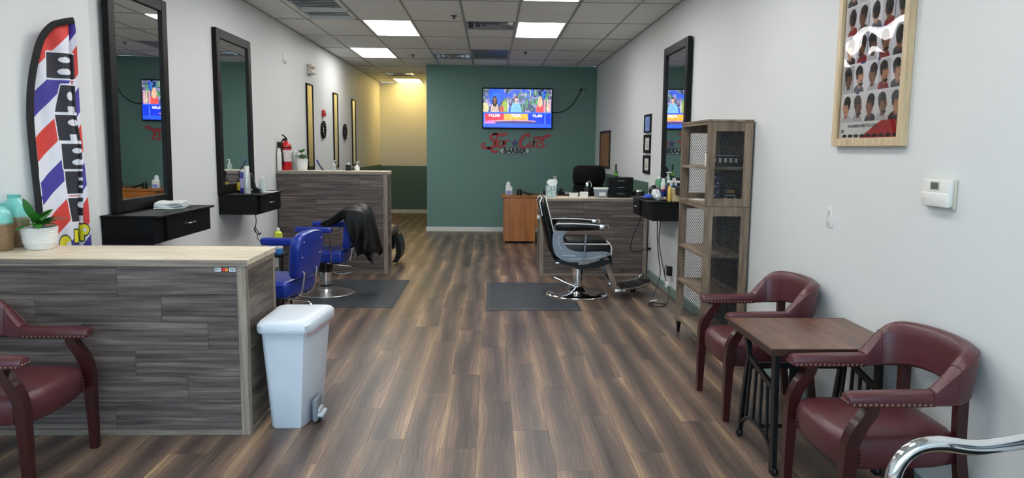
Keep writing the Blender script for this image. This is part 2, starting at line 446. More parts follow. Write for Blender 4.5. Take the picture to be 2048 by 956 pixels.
# ================================================================ THE ROOM
XL, XR, XF = -2.53, 1.905, -3.0      # left wall, right wall, left wall of the wider front bay
YF, YG, YB, YJ = -1.3, 13.38, 17.1, 4.82
YS = 3.40                             # where the splayed wall reaches the front bay
H = 2.99
# ---- floor with single planks
floor = struct(MB().box((XF-0.15, YF-0.15, -0.12), (XR+0.15, YB+0.15, -0.008)).build('floor', mat('screed', rgb(60, 52, 46), 0.9)), 'dark walnut look plank floor')
PW, PL = 0.19, 1.22
def plank_mesh(w, l):
    me = MB().rbox((0, 0, -0.004), (w-0.0007, l-0.0007, 0.008), 0.0006, 1, None, False).mesh('plank'); me.materials.append(FLOORW); return me
cache = {}
rest = MB(); offs = []
ncol = int(math.ceil((XR-XL)/PW))
order = [0.0, 0.43, 0.81, 0.22, 0.62, 0.05, 0.35, 0.7, 0.15, 0.52, 0.9, 0.3]
for i in range(-2, ncol):
    x0 = max(XL + i*PW, XF); x1 = min(XL + (i+1)*PW, XR)
    if x1-x0 < 0.02: continue
    y = 2.35 - PL*order[i % 12]
    while y < YB:
        y0, y1 = y, min(y+PL, YB); y += PL
        if x1 <= XL+0.001 and y0 > YJ: continue
        if x1 > -1.15 and y0 > YG+0.1: continue
        if y1 - y0 < 0.05: continue
        if y1 < 2.9 or (x1 <= XL+0.001):
            if x1 <= XL+0.001: y1 = min(y1, YJ)
            if y1-y0 > 0.02: rest.rbox(((x0+x1)/2, (y0+y1)/2, -0.004), (x1-x0-0.0012, y1-y0-0.0012, 0.008), 0.0016, 1, None, False)
            continue
        k = (round(x1-x0, 4), round(y1-y0, 4))
        if k not in cache: cache[k] = plank_mesh(*k)
        link('floor_plank', cache[k], floor, ((x0+x1)/2, (y0+y1)/2, 0))
    yy = 2.35 - PL*order[i % 12]
    while yy > YF:
        y1 = yy; yy -= PL
        rest.rbox(((x0+x1)/2, (max(yy, YF)+y1)/2, -0.004), (x1-x0-0.0012, y1-max(yy, YF)-0.0012, 0.008), 0.0016, 1, None, False)
o = rest.build('floor_plank_rest', FLOORW, floor); o['kind'] = 'stuff'

# ---- walls
wl = struct(MB().box((XL-0.14, YJ, 0), (XL, YB+0.14, H)).build('wall_left', WALL), 'long white left wall with mirrors')
struct(MB().box((XF-0.14, YF, 0), (XF, YS, H)).build('wall_left_front', WALL), 'white wall of the wider front bay')
struct(MB().prism([(XL, YJ), (XL-0.14, YJ), (XF-0.14, YS), (XF, YS)], 0, H, 'z').build('wall_left_splay', WALL), 'slightly splayed white wall behind the flag')
wr = struct(MB().box((XR, YF, 0), (XR+0.14, YG+0.14, H)).build('wall_right', WALL), 'long white right wall')
wg = struct(MB().box((-1.15, YG, 0), (XR, YG+0.14, H)).build('wall_back_green', GREEN), 'dark green accent wall behind the television')
wh = struct(MB().box((-1.15, YG+0.14, 0), (-1.01, YB, H)).build('wall_hall', WALL), 'white side wall of the back hall')
wb = struct(MB().box((XL, YB, 0), (-1.01, YB+0.14, H)).build('wall_back', WALL), 'back wall of the hall lit by a warm ceiling light')
MB().box((XL, 8.80, 0.0), (XL+0.004, YB-0.005, 1.125)).build('green_wainscot', DGREEN, wl)
MB().box((XR-0.004, 8.80, 0.0), (XR, YG-0.001, 1.125)).build('green_wainscot', DGREEN, wr)
MB().box((XL+0.005, YB-0.004, 0.0), (-1.15, YB, 1.10)).build('green_wainscot', DGREEN, wb)
MB().box((-1.154, YG+0.14, 0.0), (-1.15, YB-0.005, 1.10)).build('green_wainscot', DGREEN, wh)
def baseboard(name, a, b, m, label):
    struct(MB().box(a, b, 0.004).build(name, m), label)
baseboard('baseboard_back', (-1.165, YG-0.016, 0.0005), (XR-0.02, YG-0.0005, 0.085), WHITE, 'white baseboard under the green wall')
baseboard('baseboard_hall', (XL+0.02, YB-0.02, 0.0005), (-1.17, YB-0.0045, 0.085), WHITE, 'white baseboard at the end of the hall')
baseboard('baseboard_right', (XR-0.016, 4.9, 0.0005), (XR-0.0005, 8.66, 0.095), TEALTRIM, 'grey green baseboard along the right wall')
baseboard('baseboard_right_front', (XR-0.016, YF+0.02, 0.0005), (XR-0.0005, 4.899, 0.095), TEALTRIM, 'grey green baseboard behind the waiting chairs')
baseboard('baseboard_left', (XL+0.0005, YJ+0.02, 0.0005), (XL+0.016, 8.7, 0.095), TEALTRIM, 'grey green baseboard under the left mirrors')
# ---- shop front behind the camera
wf = struct(MB().box((XF-0.14, YF-0.14, 0), (XR+0.14, YF, 0.16)).box((XF-0.14, YF-0.14, 2.70), (XR+0.14, YF, H))
   .box((XF-0.14, YF-0.14, 0.16), (XF+0.02, YF, 2.70)).box((XR-0.02, YF-0.14, 0.16), (XR+0.14, YF, 2.70)).build('wall_front', WALL), 'shop front wall behind the camera')
win = struct(bpy.data.objects.new('window_1', None), 'shop front window with dark frame'); COL.objects.link(win); win.location = (0, YF-0.07, 0)
xs = [XF+0.02, -1.75, -0.55, 0.65, XR-0.02]
fr = MB()
for x in xs: fr.box((x-0.03 if x > xs[0] else x, -0.03, 0.16), (x+0.03 if x < xs[-1] else x, 0.03, 2.70))
fr.box((xs[0], -0.03, 0.16), (xs[-1], 0.03, 0.21)).box((xs[0], -0.03, 2.65), (xs[-1], 0.03, 2.70)).build('window_frame', BLACKM, win)
for a, b in zip(xs[:-1], xs[1:]): MB().box((a+0.03, -0.004, 0.21), (b-0.03, 0.004, 2.65)).build('pane', GLASS, win)
struct(MB().box((-30, -40, -0.14), (30, YF-0.16, -0.121)).build('ground_outside', mat('grey_asphalt', rgb(128, 128, 126), 0.9)), 'grey pavement outside the shop front')

# ---- ceiling: slab, tiles and grid bars
ceil = struct(MB().box((XF-0.14, YF-0.14, H+0.17), (XR+0.14, YB+0.14, H+0.22)).build('ceiling', mat('deck', rgb(90, 90, 90), 0.9)), 'suspended ceiling of long grey white tiles')
CX = [XL] + [-2.1419+0.6096*k for k in range(7)] + [XR]      # grid lines, index 1 = G
RY = [7.6342+1.2192*k for k in range(-8, 8)]
def cx(i): return -2.1419+0.6096*i
def ry(k): return 7.6342+1.2192*k
special = {(4,1):'L', (4,-1):'L', (1,1):'L', (0,3):'L', (1,-1):'L', (4,-3):'L', (1,-3):'L', (4,-5):'L', (1,-5):'L', (0,7):'Y', (0,0):'G', (3,1):'V0', (2,3):'V1', (3,3):'D', (0,6):'V0'}
tcache = {}
def tile(x0, y0, x1, y1):
    g = 0.010
    k = (round(x1-x0, 3), round(y1-y0, 3))
    if k not in tcache:
        me = MB().box((-k[0]/2+g, -k[1]/2+g, 0), (k[0]/2-g, k[1]/2-g, 0.016)).mesh('ceiling_tile'); me.materials.append(TILE); tcache[k] = me
    link('ceiling_tile', tcache[k], ceil, ((x0+x1)/2, (y0+y1)/2, H))
cols = [(-99, XF, -2.7515), (-2, -2.7515, XL), (-1, XL, cx(0))] + [(i, cx(i), cx(i+1)) for i in range(6)] + [(6, cx(6), XR)]
for ci, x0, x1 in cols:
    for k in range(-8, 8):
        y0, y1 = max(ry(k), YF), min(ry(k+1), YB)
        if y1-y0 < 0.03: continue
        if x0 >= -1.16+0.2 and y0 > YG: continue
        if x0 > -1.2: y1 = min(y1, YG)
        if ci in (-99, -2):
            if y0 > YJ: continue
            y1 = min(y1, YJ)
        if y1-y0 < 0.03: continue
        sp = special.get((ci, k))
        if sp in ('L', 'Y', 'G', 'D'): continue
        if sp == 'V0': tile(x0, (y0+y1)/2, x1, y1)
        elif sp == 'V1': tile(x0, y0, x1, (y0+y1)/2)
        else: tile(x0, y0, x1, y1)
bw = 0.012
for i, x in enumerate([-2.7515] + [cx(i) for i in range(7)]):
    y1 = YJ if x < XL else (YB if x < -1.3 else YG)
    MB().box((x-bw, YF, H-0.004), (x+bw, y1, H+0.02)).build('grid_bar', TBAR, ceil)
for k in range(-7, 8):
    y = ry(k)
    x0 = XF if y < YJ else XL; x1 = XR if y < YG else -1.15
    MB().box((x0, y-bw, H-0.0035), (x1, y+bw, H+0.018)).build('grid_bar', TBAR, ceil)
for (a, b) in (((XR-0.02, YF, H-0.004), (XR, YG, H+0.002)), ((XL, YJ, H-0.004), (XL+0.02, YB, H+0.002))):
    MB().box(a, b).build('wall_angle', TBAR, ceil)
# ---- ceiling lights
def light(ci, k, label, m=PANEL, y1=None):
    x0, x1, y0 = cx(ci)+0.014, cx(ci+1)-0.014, ry(k)+0.014; y1 = (y1 or ry(k+1))-0.014
    t = thing('ceiling_light', label, 'ceiling light', ((x0+x1)/2, (y0+y1)/2, H), 0, 'recessed ceiling panel lights')
    w, l = (x1-x0)/2, (y1-y0)/2
    MB().box((-w, -l, 0), (w, -l+0.016, 0.05)).box((-w, l-0.016, 0), (w, l, 0.05)).box((-w, -l, 0), (-w+0.016, l, 0.05)).box((w-0.016, -l, 0), (w, l, 0.05)).build('frame', WHITE, t)
    MB().box((-w+0.016, -l+0.016, 0.006), (w-0.016, l-0.016, 0.012)).build('diffuser', m, t)
light(4, 1, 'lit white ceiling panel beside the square air diffuser')
light(4, -1, 'lit white ceiling panel two tiles before the air diffuser panel')
light(1, 1, 'lit white ceiling panel next to the return air grille')
light(0, 3, 'lit white ceiling panel nearest the left wall mirrors and the warm hall')
light(1, -1, 'lit white ceiling panel over the first styling chair')
light(4, -3, 'lit white ceiling panel over the walnut side table'); light(1, -3, 'lit white ceiling panel over the reception counter')
light(4, -5, 'lit white ceiling panel over the chrome armed chair'); light(1, -5, 'lit white ceiling panel over the open floor by the shop window')
light(0, 7, 'warm yellow lit ceiling panel at the end of the hall', PANELY, YB)
# unlit lens
x0, x1, y0, y1 = cx(3)+0.014, cx(4)-0.014, ry(3)+0.014, ry(4)-0.014
t = thing('unlit_ceiling_light', 'dark unlit ceiling light panel near the green wall', 'ceiling light', ((x0+x1)/2, (y0+y1)/2, H))
w, l = (x1-x0)/2, (y1-y0)/2
MB().box((-w, -l, 0), (w, -l+0.03, 0.05)).box((-w, l-0.03, 0), (w, l, 0.05)).box((-w, -l, 0), (-w+0.03, l, 0.05)).box((w-0.03, -l, 0), (w, l, 0.05)).build('frame', TBAR, t)
MB().box((-w+0.03, -l+0.03, 0.02), (w-0.03, l-0.03, 0.026)).build('lens', mat('smoky_lens', rgb(78, 88, 98), 0.3), t)
# return grille
x0, x1, y0, y1 = cx(0)+0.014, cx(1)-0.014, ry(0)+0.014, ry(1)-0.014
t = thing('return_air_grille', 'long louvred return air grille in the ceiling', 'air vent', ((x0+x1)/2, (y0+y1)/2, H)); w, l = (x1-x0)/2, (y1-y0)/2
fm = MB().box((-w, -l, -0.004), (-w+0.045, l, 0.03)).box((w-0.045, -l, -0.004), (w, l, 0.03)).box((-w, -l, -0.004), (w, -l+0.045, 0.03)).box((-w, l-0.045, -0.004), (w, l, 0.03)).box((-w, 0.06, -0.004), (w, 0.10, 0.03))
fm.build('frame', WHITE, t)
MB().box((-w+0.01, -l+0.01, 0.12), (w-0.01, l-0.01, 0.14)).build('duct_shade_plate', DUCTSHADE, t)
lm = MB().box((-w+0.045, -0.002, -0.016), (w-0.045, 0.002, 0.016), M=Matrix.Rotation(-1.2, 4, 'X')).mesh('louvre'); lm.materials.append(WHITE)
y = -l+0.075
while y < l-0.06:
    if not (0.03 < y < 0.13): link('louvre', lm, t, (0, y, 0.018))
    y += 0.082
# square diffusers
def diffuser(xc, yc, label, m=WHITE):
    t = thing('air_diffuser', label, 'air vent', (xc, yc, H), 0, 'square stepped ceiling diffusers')
    w = 0.29
    MB().box((-w, -w, 0.09), (w, w, 0.10)).build('duct_shade_plate', DUCTSHADE, t)
    for a, z in ((0.29, -0.002), (0.205, 0.0), (0.125, 0.0)):
        b = a-0.022
        rings = [[(-q, -q, zz), (q, -q, zz), (q, q, zz), (-q, q, zz)] for q, zz in ((a, z), (b, z+0.012), (b, z+0.016), (a, z+0.004), (a, z))]
        MB().loft(rings, cap=False, smooth=False).build('cone_ring', m, t)
    MB().box((-0.06, -0.06, 0.004), (0.06, 0.06, 0.008)).build('centre_plate', m, t)
DIFF = mat('grey_diffuser_metal', rgb(150, 152, 152), 0.45)
diffuser((cx(3)+cx(4))/2, ry(1)+0.305, 'grey square air diffuser between the two bright panels', DIFF)
diffuser((cx(2)+cx(3))/2, ry(3)+0.915, 'grey square air diffuser by the dark unlit panel', DIFF)
diffuser((cx(0)+cx(1))/2, ry(6)+0.305, 'square air diffuser before the warm hall light', DIFF)
def sprinkler(x, y, label):
    t = thing('fire_sprinkler', label, 'sprinkler', (x, y, H), 0, 'ceiling sprinkler heads')
    MB().lathe([(0, -0.006), (0.036, -0.006), (0.04, -0.001), (0, -0.001)], 16).build('escutcheon', BLACKM, t)
    MB().lathe([(0.008, -0.006), (0.008, -0.03), (0.016, -0.032), (0.016, -0.035), (0, -0.035)], 12).build('head', BLACKM, t)
sprinkler(-0.418, 8.5, 'black sprinkler head on the tile left of the square diffuser')
sprinkler(0.53, 11.54, 'black sprinkler head on the tile right of the dark panel')
sprinkler(-1.25, 12.05, 'black sprinkler head beyond the lit panel near the left wall')
# ================================================================ COUNTERS
def clad_counter(name, label, loc, W_, D, Hh, rows, splits, side='r', top_over=0.012, top_mat=CREAM, left_end=False, top_splits=()):
    """Local: x 0..W_, front face at y=0 towards -Y, depth D."""
    t = thing(name, label, 'counter', loc)
    MB().box((0.012, 0.014, 0.0005), (W_-0.012, D-0.012, Hh-0.035)).build('body', mat('dark_core_board', rgb(52, 46, 42), 0.7), t)
    rh = (Hh-0.035-0.03-0.008)/rows; z = 0.03
    for r in range(rows):
        xs_ = [0.045 if left_end else 0.0] + [s*W_ for s in splits[r % len(splits)]] + [W_-0.045]
        for a, b in zip(xs_[:-1], xs_[1:]):
            q = MB().rbox((0, 0, 0), (b-a-0.001, 0.012, rh-0.001), 0.0012, 1, None, False).build('cladding_plank', GREYW, t, ((a+b)/2, 0.008+random.uniform(-0.0004, 0.0004), z+rh/2))
        z += rh
    MB().box((0, -0.004, 0.0), (W_-0.045, 0.012, 0.03), 0.002).build('base_trim', GREYTX, t)
    MB().box((0, -0.004, Hh-0.043), (W_-0.045, 0.013, Hh-0.035), 0.002).build('top_trim', GREYTX, t)
    MB().box((W_-0.045, -0.006, 0.0), (W_, 0.013, Hh-0.035), 0.002).build('corner_post', GREYT, t)
    if left_end: MB().box((0.0, -0.006, 0.0), (0.045, 0.013, Hh-0.035), 0.002).build('corner_post', GREYT, t)
    # end panels
    for e in ([1] if not left_end else [1, 0]):
        xa = W_ if e else 0.0; sg = 1 if e else -1
        def bx(n, y0, y1, z0, z1, th, m): MB().box((xa-sg*0.012, y0, z0), (xa+sg*th, y1, z1), 0.0012).build(n, m, t)
        bx('end_corner_strip', 0.012, 0.03, 0.0, Hh-0.035, 0.004, GREYT); bx('end_corner_strip', D-0.03, D, 0.0, Hh-0.035, 0.004, GREYT)
        bx('end_base_trim', 0.03, D-0.03, 0.0, 0.03, 0.004, GREYTX); bx('end_top_trim', 0.03, D-0.03, Hh-0.06, Hh-0.035, 0.004, GREYTX)
        z = 0.03; rr = (Hh-0.06-0.03)/rows
        for r in range(rows):
            MB().rbox((0, 0, 0), (0.012, D-0.061, rr-0.001), 0.0012, 1, None, False).build('cladding_plank', GREYWY, t, (xa-sg*0.006, D/2, z+rr/2)); z += rr
    # countertop boards
    xs_ = [-(0.012 if left_end else 0)] + [s*W_ for s in top_splits] + [W_+top_over]
    for a, b in zip(xs_[:-1], xs_[1:]):
        MB().box((a+0.0006, -0.014, Hh-0.035), (b-0.0006, D+0.004, Hh-0.001), 0.003).build('countertop', top_mat, t)
    MB().box((xs_[0], -0.018, Hh-0.03), (xs_[-1]+0.002, -0.0142, Hh-0.003)).build('edge_strip', GREYTX, t)
    return t
GREYWY = wood('weathered_grey_plank_cladding_end', (rgb(60, 54, 50), rgb(96, 88, 80), rgb(134, 124, 112)), 'y', 1.6, 24.0, 0.55, 150, 0.14, 1.0, 0.16, 0.28)
clad_counter('reception_counter', 'low grey plank clad counter with cream top holding vases and a plant', (-2.705, 3.75, 0), 2.705-1.252, 0.50, 0.937, 6,
             [(0.52,), (0.30, 0.78), (0.6,), (0.42, 0.86), (0.26, 0.7), (0.55,)], top_splits=(0.33, 0.7))
clad_counter('partition_counter', 'tall grey plank clad partition behind the black caped styling chair', (XL+0.018, 8.757, 0), 1.285, 0.34, 1.231, 8,
             [(0.42,), (0.7,), (0.25,), (0.55,), (0.8,), (0.35,), (0.62,), (0.2, 0.75)], top_splits=(0.5,))
clad_counter('work_counter', 'grey plank clad counter behind the black barber chair', (0.597, 8.69, 0), XR-0.597-0.02, 0.40, 0.937, 6,
             [(0.3, 0.75), (0.6,), (0.45,), (0.2, 0.7), (0.65,), (0.4,)], left_end=True, top_splits=(0.27,))
# card stickers
t = thing('payment_sticker', 'small sticker strip of three payment card logos on the reception counter', 'sticker', (-1.356, 3.7514, 0.882))
DK = mat('sticker_black', rgb(14, 14, 16), 0.4)
MB().box((-0.054, -0.0005, -0.0135), (0.054, 0.0, 0.0135)).build('backing', DK, t)
SW = mat('sticker_white', rgb(232, 236, 240), 0.4)
for x in (-0.036, 0.037):
    MB().box((x-0.0165, -0.0009, -0.010), (x+0.0165, -0.0005, 0.010)).build('card_field', SW, t)
def flat_disc(r, n=20): return [(r*math.cos(2*PI*k/n), r*math.sin(2*PI*k/n)) for k in range(n)]
MB().prism([(x-0.007, z) for x, z in flat_disc(0.0095)], -0.0012, -0.0006).build('red_disc', mat('sticker_red', rgb(226, 40, 36), 0.4), t)
MB().prism([(x+0.007, z) for x, z in flat_disc(0.0095)], -0.0010, -0.0005).build('orange_disc', mat('sticker_orange', rgb(244, 150, 50), 0.4), t)
xform(text_mb('VISA', 0.0125, 0.0002, 0.0003, 0.3), T(0.037, -0.0012, -0.001) @ FACE_CAM).build('lettering', mat('sticker_navy', rgb(28, 36, 110), 0.4), t)
xform(text_mb('Pay', 0.0125, 0.0002, 0.0001), T(-0.0315, -0.0012, 0.0) @ FACE_CAM).build('lettering', DK, t)
ap = MB().ball((-0.0455, -0.0008, -0.0005), (0.0042, 0.0004, 0.0045), 10).ball((-0.0445, -0.0008, 0.0052), (0.001, 0.0004, 0.0017), 6); ap.build('logo_mark', DK, t)

# ================================================================ MIRRORS AND SHELVES
def big_mirror(name, label, wallx, side, y0, y1, z0, z1, fw=0.085, th=0.045, tilt=0.0, yaw=0.0):
    """side=+1: on the left wall facing +X, -1: on the right wall facing -X"""
    t = thing(name, label, 'mirror', (wallx, (y0+y1)/2, z0), 0, 'tall wall mirrors')
    hw = (y1-y0)/2; h = z1-z0; d0, d1 = side*0.001, side*th
    for n, a, b, za, zb in (('frame_side', -hw, -hw+fw, 0, h), ('frame_side', hw-fw, hw, 0, h), ('frame_rail', -hw+fw, hw-fw, h-fw, h), ('frame_rail', -hw+fw, hw-fw, 0, fw)):
        MB().box((d0, a, za), (d1, b, zb), 0.004).build(n, BLACK, t)
    MB().box((d0, -hw+fw, fw), (side*(th-0.018), hw-fw, h-fw)).build('glass', MIRROR, t)
    t.rotation_euler = (0, tilt, yaw)
    return t
big_mirror('tall_wall_mirror', 'tall black framed mirror over the shelf with folded towel', XL+0.012, 1, 4.92, 5.80, 1.06, 2.59, tilt=0.0105, yaw=0.0045)
big_mirror('tall_wall_mirror', 'tall black framed mirror over the shelf with spray bottles', XL, 1, 6.88, 7.84, 1.07, 2.58)
big_mirror('tall_wall_mirror', 'tall black framed mirror on the right wall reflecting the television', XR-0.006, -1, 7.0, 7.96, 1.07, 2.58, tilt=-0.006)
def slim_mirror(y0, y1, label):
    t = thing('slim_wall_mirror', label, 'mirror', (XL, (y0+y1)/2, 1.18), 0, 'slim black edged wall mirrors'); hw = (y1-y0)/2; h = 1.2; fw = 0.022
    MB().box((0.0045, -hw, 0), (0.022, -hw+fw, h)).box((0.0045, hw-fw, 0), (0.022, hw, h)).box((0.0045, -hw, h-fw), (0.022, hw, h)).box((0.0045, -hw, 0), (0.022, hw, fw)).build('frame', BLACK, t)
    MB().box((0.005, -hw+fw, fw), (0.014, hw-fw, h-fw)).build('glass', MIRROR, t)
slim_mirror(10.26, 10.62, 'slim black edged mirror below the emergency light')
slim_mirror(11.98, 12.32, 'slim black edged mirror between the two round black ones')
slim_mirror(13.58, 13.92, 'slim black edged mirror deepest along the yellow lit hall')
def round_mirror(y, z, label):
    t = thing('round_wall_mirror', label, 'wall decor', (XL+0.001, y, z), 0, 'round black wall rings')
    R = Matrix.Rotation(PI/2, 4, 'Y')
    MB().lathe([(0.075, 0.0), (0.125, 0.0), (0.135, 0.012), (0.12, 0.03), (0.09, 0.034), (0.072, 0.02), (0.075, 0.0)], 28, M=R).build('ring', BLACKP, t)
    b = MB()
    for k in range(16):
        a = 2*PI*k/16; b.ball((0.02, 0.118*math.cos(a), 0.118*math.sin(a)), 0.02, 6)
    b.build('beading', BLACKP, t)
    MB().lathe([(0.0, 0.002), (0.078, 0.002), (0.078, 0.008), (0.0, 0.008)], 28, M=R).build('centre', WHITE, t)
round_mirror(11.23, 1.77, 'round beaded black wall ring below the red fire alarm')
round_mirror(12.87, 1.775, 'round beaded black wall ring before the last slim mirror')

def drawer_shelf(name, label, wallx, side, y0, y1, ztop, proj, hbox, drawers):
    t = thing(name, label, 'shelf', (wallx, (y0+y1)/2, ztop-hbox), 0, 'black wall drawer shelves'); hw = (y1-y0)/2
    X = lambda a: side*a
    MB().box((X(0.001), -hw-0.012, hbox-0.016), (X(proj+0.03), hw+0.012, hbox), 0.003).build('top_board', BLACK, t)
    MB().box((X(0.001), -hw, 0), (X(proj-0.018), hw, hbox-0.016), 0.002).build('carcass', BLACK, t)
    for (a, b) in drawers:
        d = MB().box((X(proj-0.018), a+0.006, 0.006), (X(proj), b-0.006, hbox-0.02), 0.002).build('drawer_front', BLACK, t)
        c = (a+b)/2
        MB().tube(smooth_path([(X(proj), c-0.05, hbox*0.48), (X(proj+0.018), c-0.045, hbox*0.5), (X(proj+0.022), c, hbox*0.5), (X(proj+0.018), c+0.045, hbox*0.5), (X(proj), c+0.05, hbox*0.48)], 3), 0.005, 8).build('handle', CHROME, d)
        MB().lathe([(0, 0), (0.009, 0), (0.009, 0.004), (0, 0.004)], 12, (0, 0, 0), M=T(X(proj), c, hbox*0.78) @ Matrix.Rotation(side*PI/2, 4, 'Y')).build('lock', CHROME, d)
    # round tool holes rims in the top
    for k, y in enumerate((hw-0.12, hw-0.27)):
        MB().lathe([(0.028, 0), (0.036, 0), (0.036, 0.0015), (0.028, 0.0015), (0.028, 0)], 20, (X(proj-0.05), y, hbox)).build('tool_hole_ring', BLACKM, t)
    return t
drawer_shelf('wall_drawer_shelf', 'black wall mounted drawer shelf with a folded towel on top', XL, 1, 4.82, 5.76, 1.055, 0.352, 0.19, [(-0.30, 0.47)])
drawer_shelf('wall_drawer_shelf', 'black wall mounted drawer shelf holding spray bottles and sanitizer', XL, 1, 6.90, 7.62, 1.065, 0.372, 0.19, [(-0.30, 0.36)])
drawer_shelf('wall_drawer_shelf', 'black wall mounted drawer shelf with hair dryer on the right wall', XR, -1, 7.27, 8.19, 1.0, 0.30, 0.195, [(0.10, 0.45)])

# ================================================================ RIGHT WALL PIECES
def frame_pic(name, label, cat, wallx, side, y0, y1, z0, z1, fw, th, fm, group=None):
    t = thing(name, label, cat, (wallx, (y0+y1)/2, z0), 0, group); hw = (y1-y0)/2; h = z1-z0
    for a, b, za, zb in ((-hw, -hw+fw, 0, h), (hw-fw, hw, 0, h), (-hw+fw, hw-fw, h-fw, h), (-hw+fw, hw-fw, 0, fw)):
        MB().box((side*0.001, a, za), (side*th, b, zb), 0.002).build('frame', fm, t)
    return t, hw, h
MATB = mat('certificate_mount', rgb(52, 54, 58), 0.6)
PAPER = mat('certificate_paper', rgb(214, 212, 200), 0.6)
for k, (zc, lab) in enumerate(((1.829, 'small black framed certificate, topmost of three on the right wall'), (1.587, 'small black framed certificate, middle one of three on the right wall'), (1.340, 'small black framed certificate, lowest of three on the right wall'))):
    t, hw, h = frame_pic('framed_certificate', lab, 'picture frame', XR, -1, 8.72, 9.07, zc-0.11, zc+0.11, 0.022, 0.022, BLACK, 'framed certificates in a column')
    MB().box((-0.001, -hw+0.02, 0.02), (-0.010, hw-0.02, h-0.02)).build('mount', MATB if k else mat('blue_certificate', rgb(120, 150, 210), 0.5), t)
    if k: MB().box((-0.010, -hw+0.075, 0.04), (-0.0115, hw-0.075, h-0.04)).build('paper', PAPER, t)
    INK = mat('certificate_ink', rgb(60, 60, 66), 0.6)
    b = MB()
    for r in range(4): b.box((-0.0115, -0.06+0.012*r, 0.065+0.026*r), (-0.0121, 0.06-0.012*r, 0.073+0.026*r))
    b.build('print_lines', INK, t)
t, hw, h = frame_pic('cork_board', 'dark framed cork board above the office chair', 'board', XR, -1, 11.68, 12.70, 1.21, 1.82, 0.03, 0.025, mat('dark_brown_frame', rgb(40, 30, 26), 0.45))
MB().box((-0.001, -hw+0.03, 0.03), (-0.012, hw-0.03, h-0.03)).build('cork', CORK, t)

# haircut poster ------------------------------------------------------
def paint_mesh(name, nx, ny, pos, img, m, parent=None):
    """pos(u,v)->xyz for u,v in 0..1 ; img (ny,nx,3) sRGB 0..1 with row 0 at the bottom"""
    u = np.linspace(0, 1, nx); v = np.linspace(0, 1, ny)
    U, V = np.meshgrid(u, v)
    P = pos(U, V); co = np.stack([P[0].ravel(), P[1].ravel(), P[2].ravel()], 1).astype(np.float32)
    idx = np.arange(nx*ny).reshape(ny, nx)
    q = np.stack([idx[:-1, :-1], idx[:-1, 1:], idx[1:, 1:], idx[1:, :-1]], -1).reshape(-1, 4)
    me = bpy.data.meshes.new(name)
    me.vertices.add(len(co)); me.vertices.foreach_set('co', co.ravel())
    me.loops.add(q.size); me.loops.foreach_set('vertex_index', q.ravel().astype(np.int32))
    me.polygons.add(len(q)); me.polygons.foreach_set('loop_start', np.arange(0, q.size, 4, dtype=np.int32))
    try: me.polygons.foreach_set('loop_total', np.full(len(q), 4, dtype=np.int32))
    except Exception: pass
    me.update(calc_edges=True); me.validate()
    me.polygons.foreach_set('use_smooth', [True]*len(me.polygons))
    c = np.clip(img, 0, 1); l = np.where(c <= 0.04045, c/12.92, ((c+0.055)/1.055)**2.4)
    a = me.color_attributes.new('print', 'FLOAT_COLOR', 'POINT')
    rgba = np.ones((nx*ny, 4), np.float32); rgba[:, :3] = l.reshape(-1, 3)
    a.data.foreach_set('color', rgba.ravel())
    me.materials.append(m)
    o = bpy.data.objects.new(name, me); COL.objects.link(o)
    if parent: o.parent = parent
    return o
class Canvas:
    def __init__(s, nx, ny, w, h, bgc):
        s.w, s.h = w, h
        s.U, s.V = np.meshgrid(np.linspace(0, w, nx), np.linspace(0, h, ny))
        s.I = np.ones((ny, nx, 3))*np.array(bgc)/255.0
        s.clip = np.ones((ny, nx), bool)
    def put(s, mask, c): s.I[mask & s.clip] = np.array(c)/255.0
    def rect(s, x0, y0, x1, y1, c): s.put((s.U >= x0) & (s.U <= x1) & (s.V >= y0) & (s.V <= y1), c)
    def ell(s, x, y, rx, ry_, c, cond=None):
        m = ((s.U-x)/rx)**2+((s.V-y)/ry_)**2 <= 1
        if cond is not None: m &= cond
        s.put(m, c)
    def polymask(s, pts):
        m = np.zeros(s.U.shape, bool); n = len(pts)
        for i in range(n):
            x1, y1 = pts[i]; x2, y2 = pts[(i+1) % n]
            if y1 == y2: continue
            c = ((y1 > s.V) != (y2 > s.V)) & (s.U < (x2-x1)*(s.V-y1)/(y2-y1)+x1); m ^= c
        return m
    def poly(s, pts, c): s.put(s.polymask(pts), c)
    def noise(s, cells, seed):
        r = np.random.RandomState(seed); ny, nx = s.U.shape
        g = r.rand(cells[1]+2, cells[0]+2)
        fx = s.U/s.w*cells[0]; fy = s.V/s.h*cells[1]
        ix = np.minimum(fx.astype(int), cells[0]); iy = np.minimum(fy.astype(int), cells[1]); tx = fx-ix; ty = fy-iy
        tx = tx*tx*(3-2*tx); ty = ty*ty*(3-2*ty)
        return (g[iy, ix]*(1-tx)+g[iy, ix+1]*tx)*(1-ty)+(g[iy+1, ix]*(1-tx)+g[iy+1, ix+1]*tx)*ty
PZ0, PZ1, PY0, PY1 = 1.54, 2.62, 3.325, 4.012
t, hw, h = frame_pic('haircut_poster', 'blond framed barber poster with a grid of haircut portraits', 'poster', XR, -1, PY0, PY1, PZ0, PZ1, 0.042, 0.035, BLOND)
pw, ph = 2*hw-0.084, h-0.084
cv = Canvas(220, 360, pw, ph, (246, 246, 244))
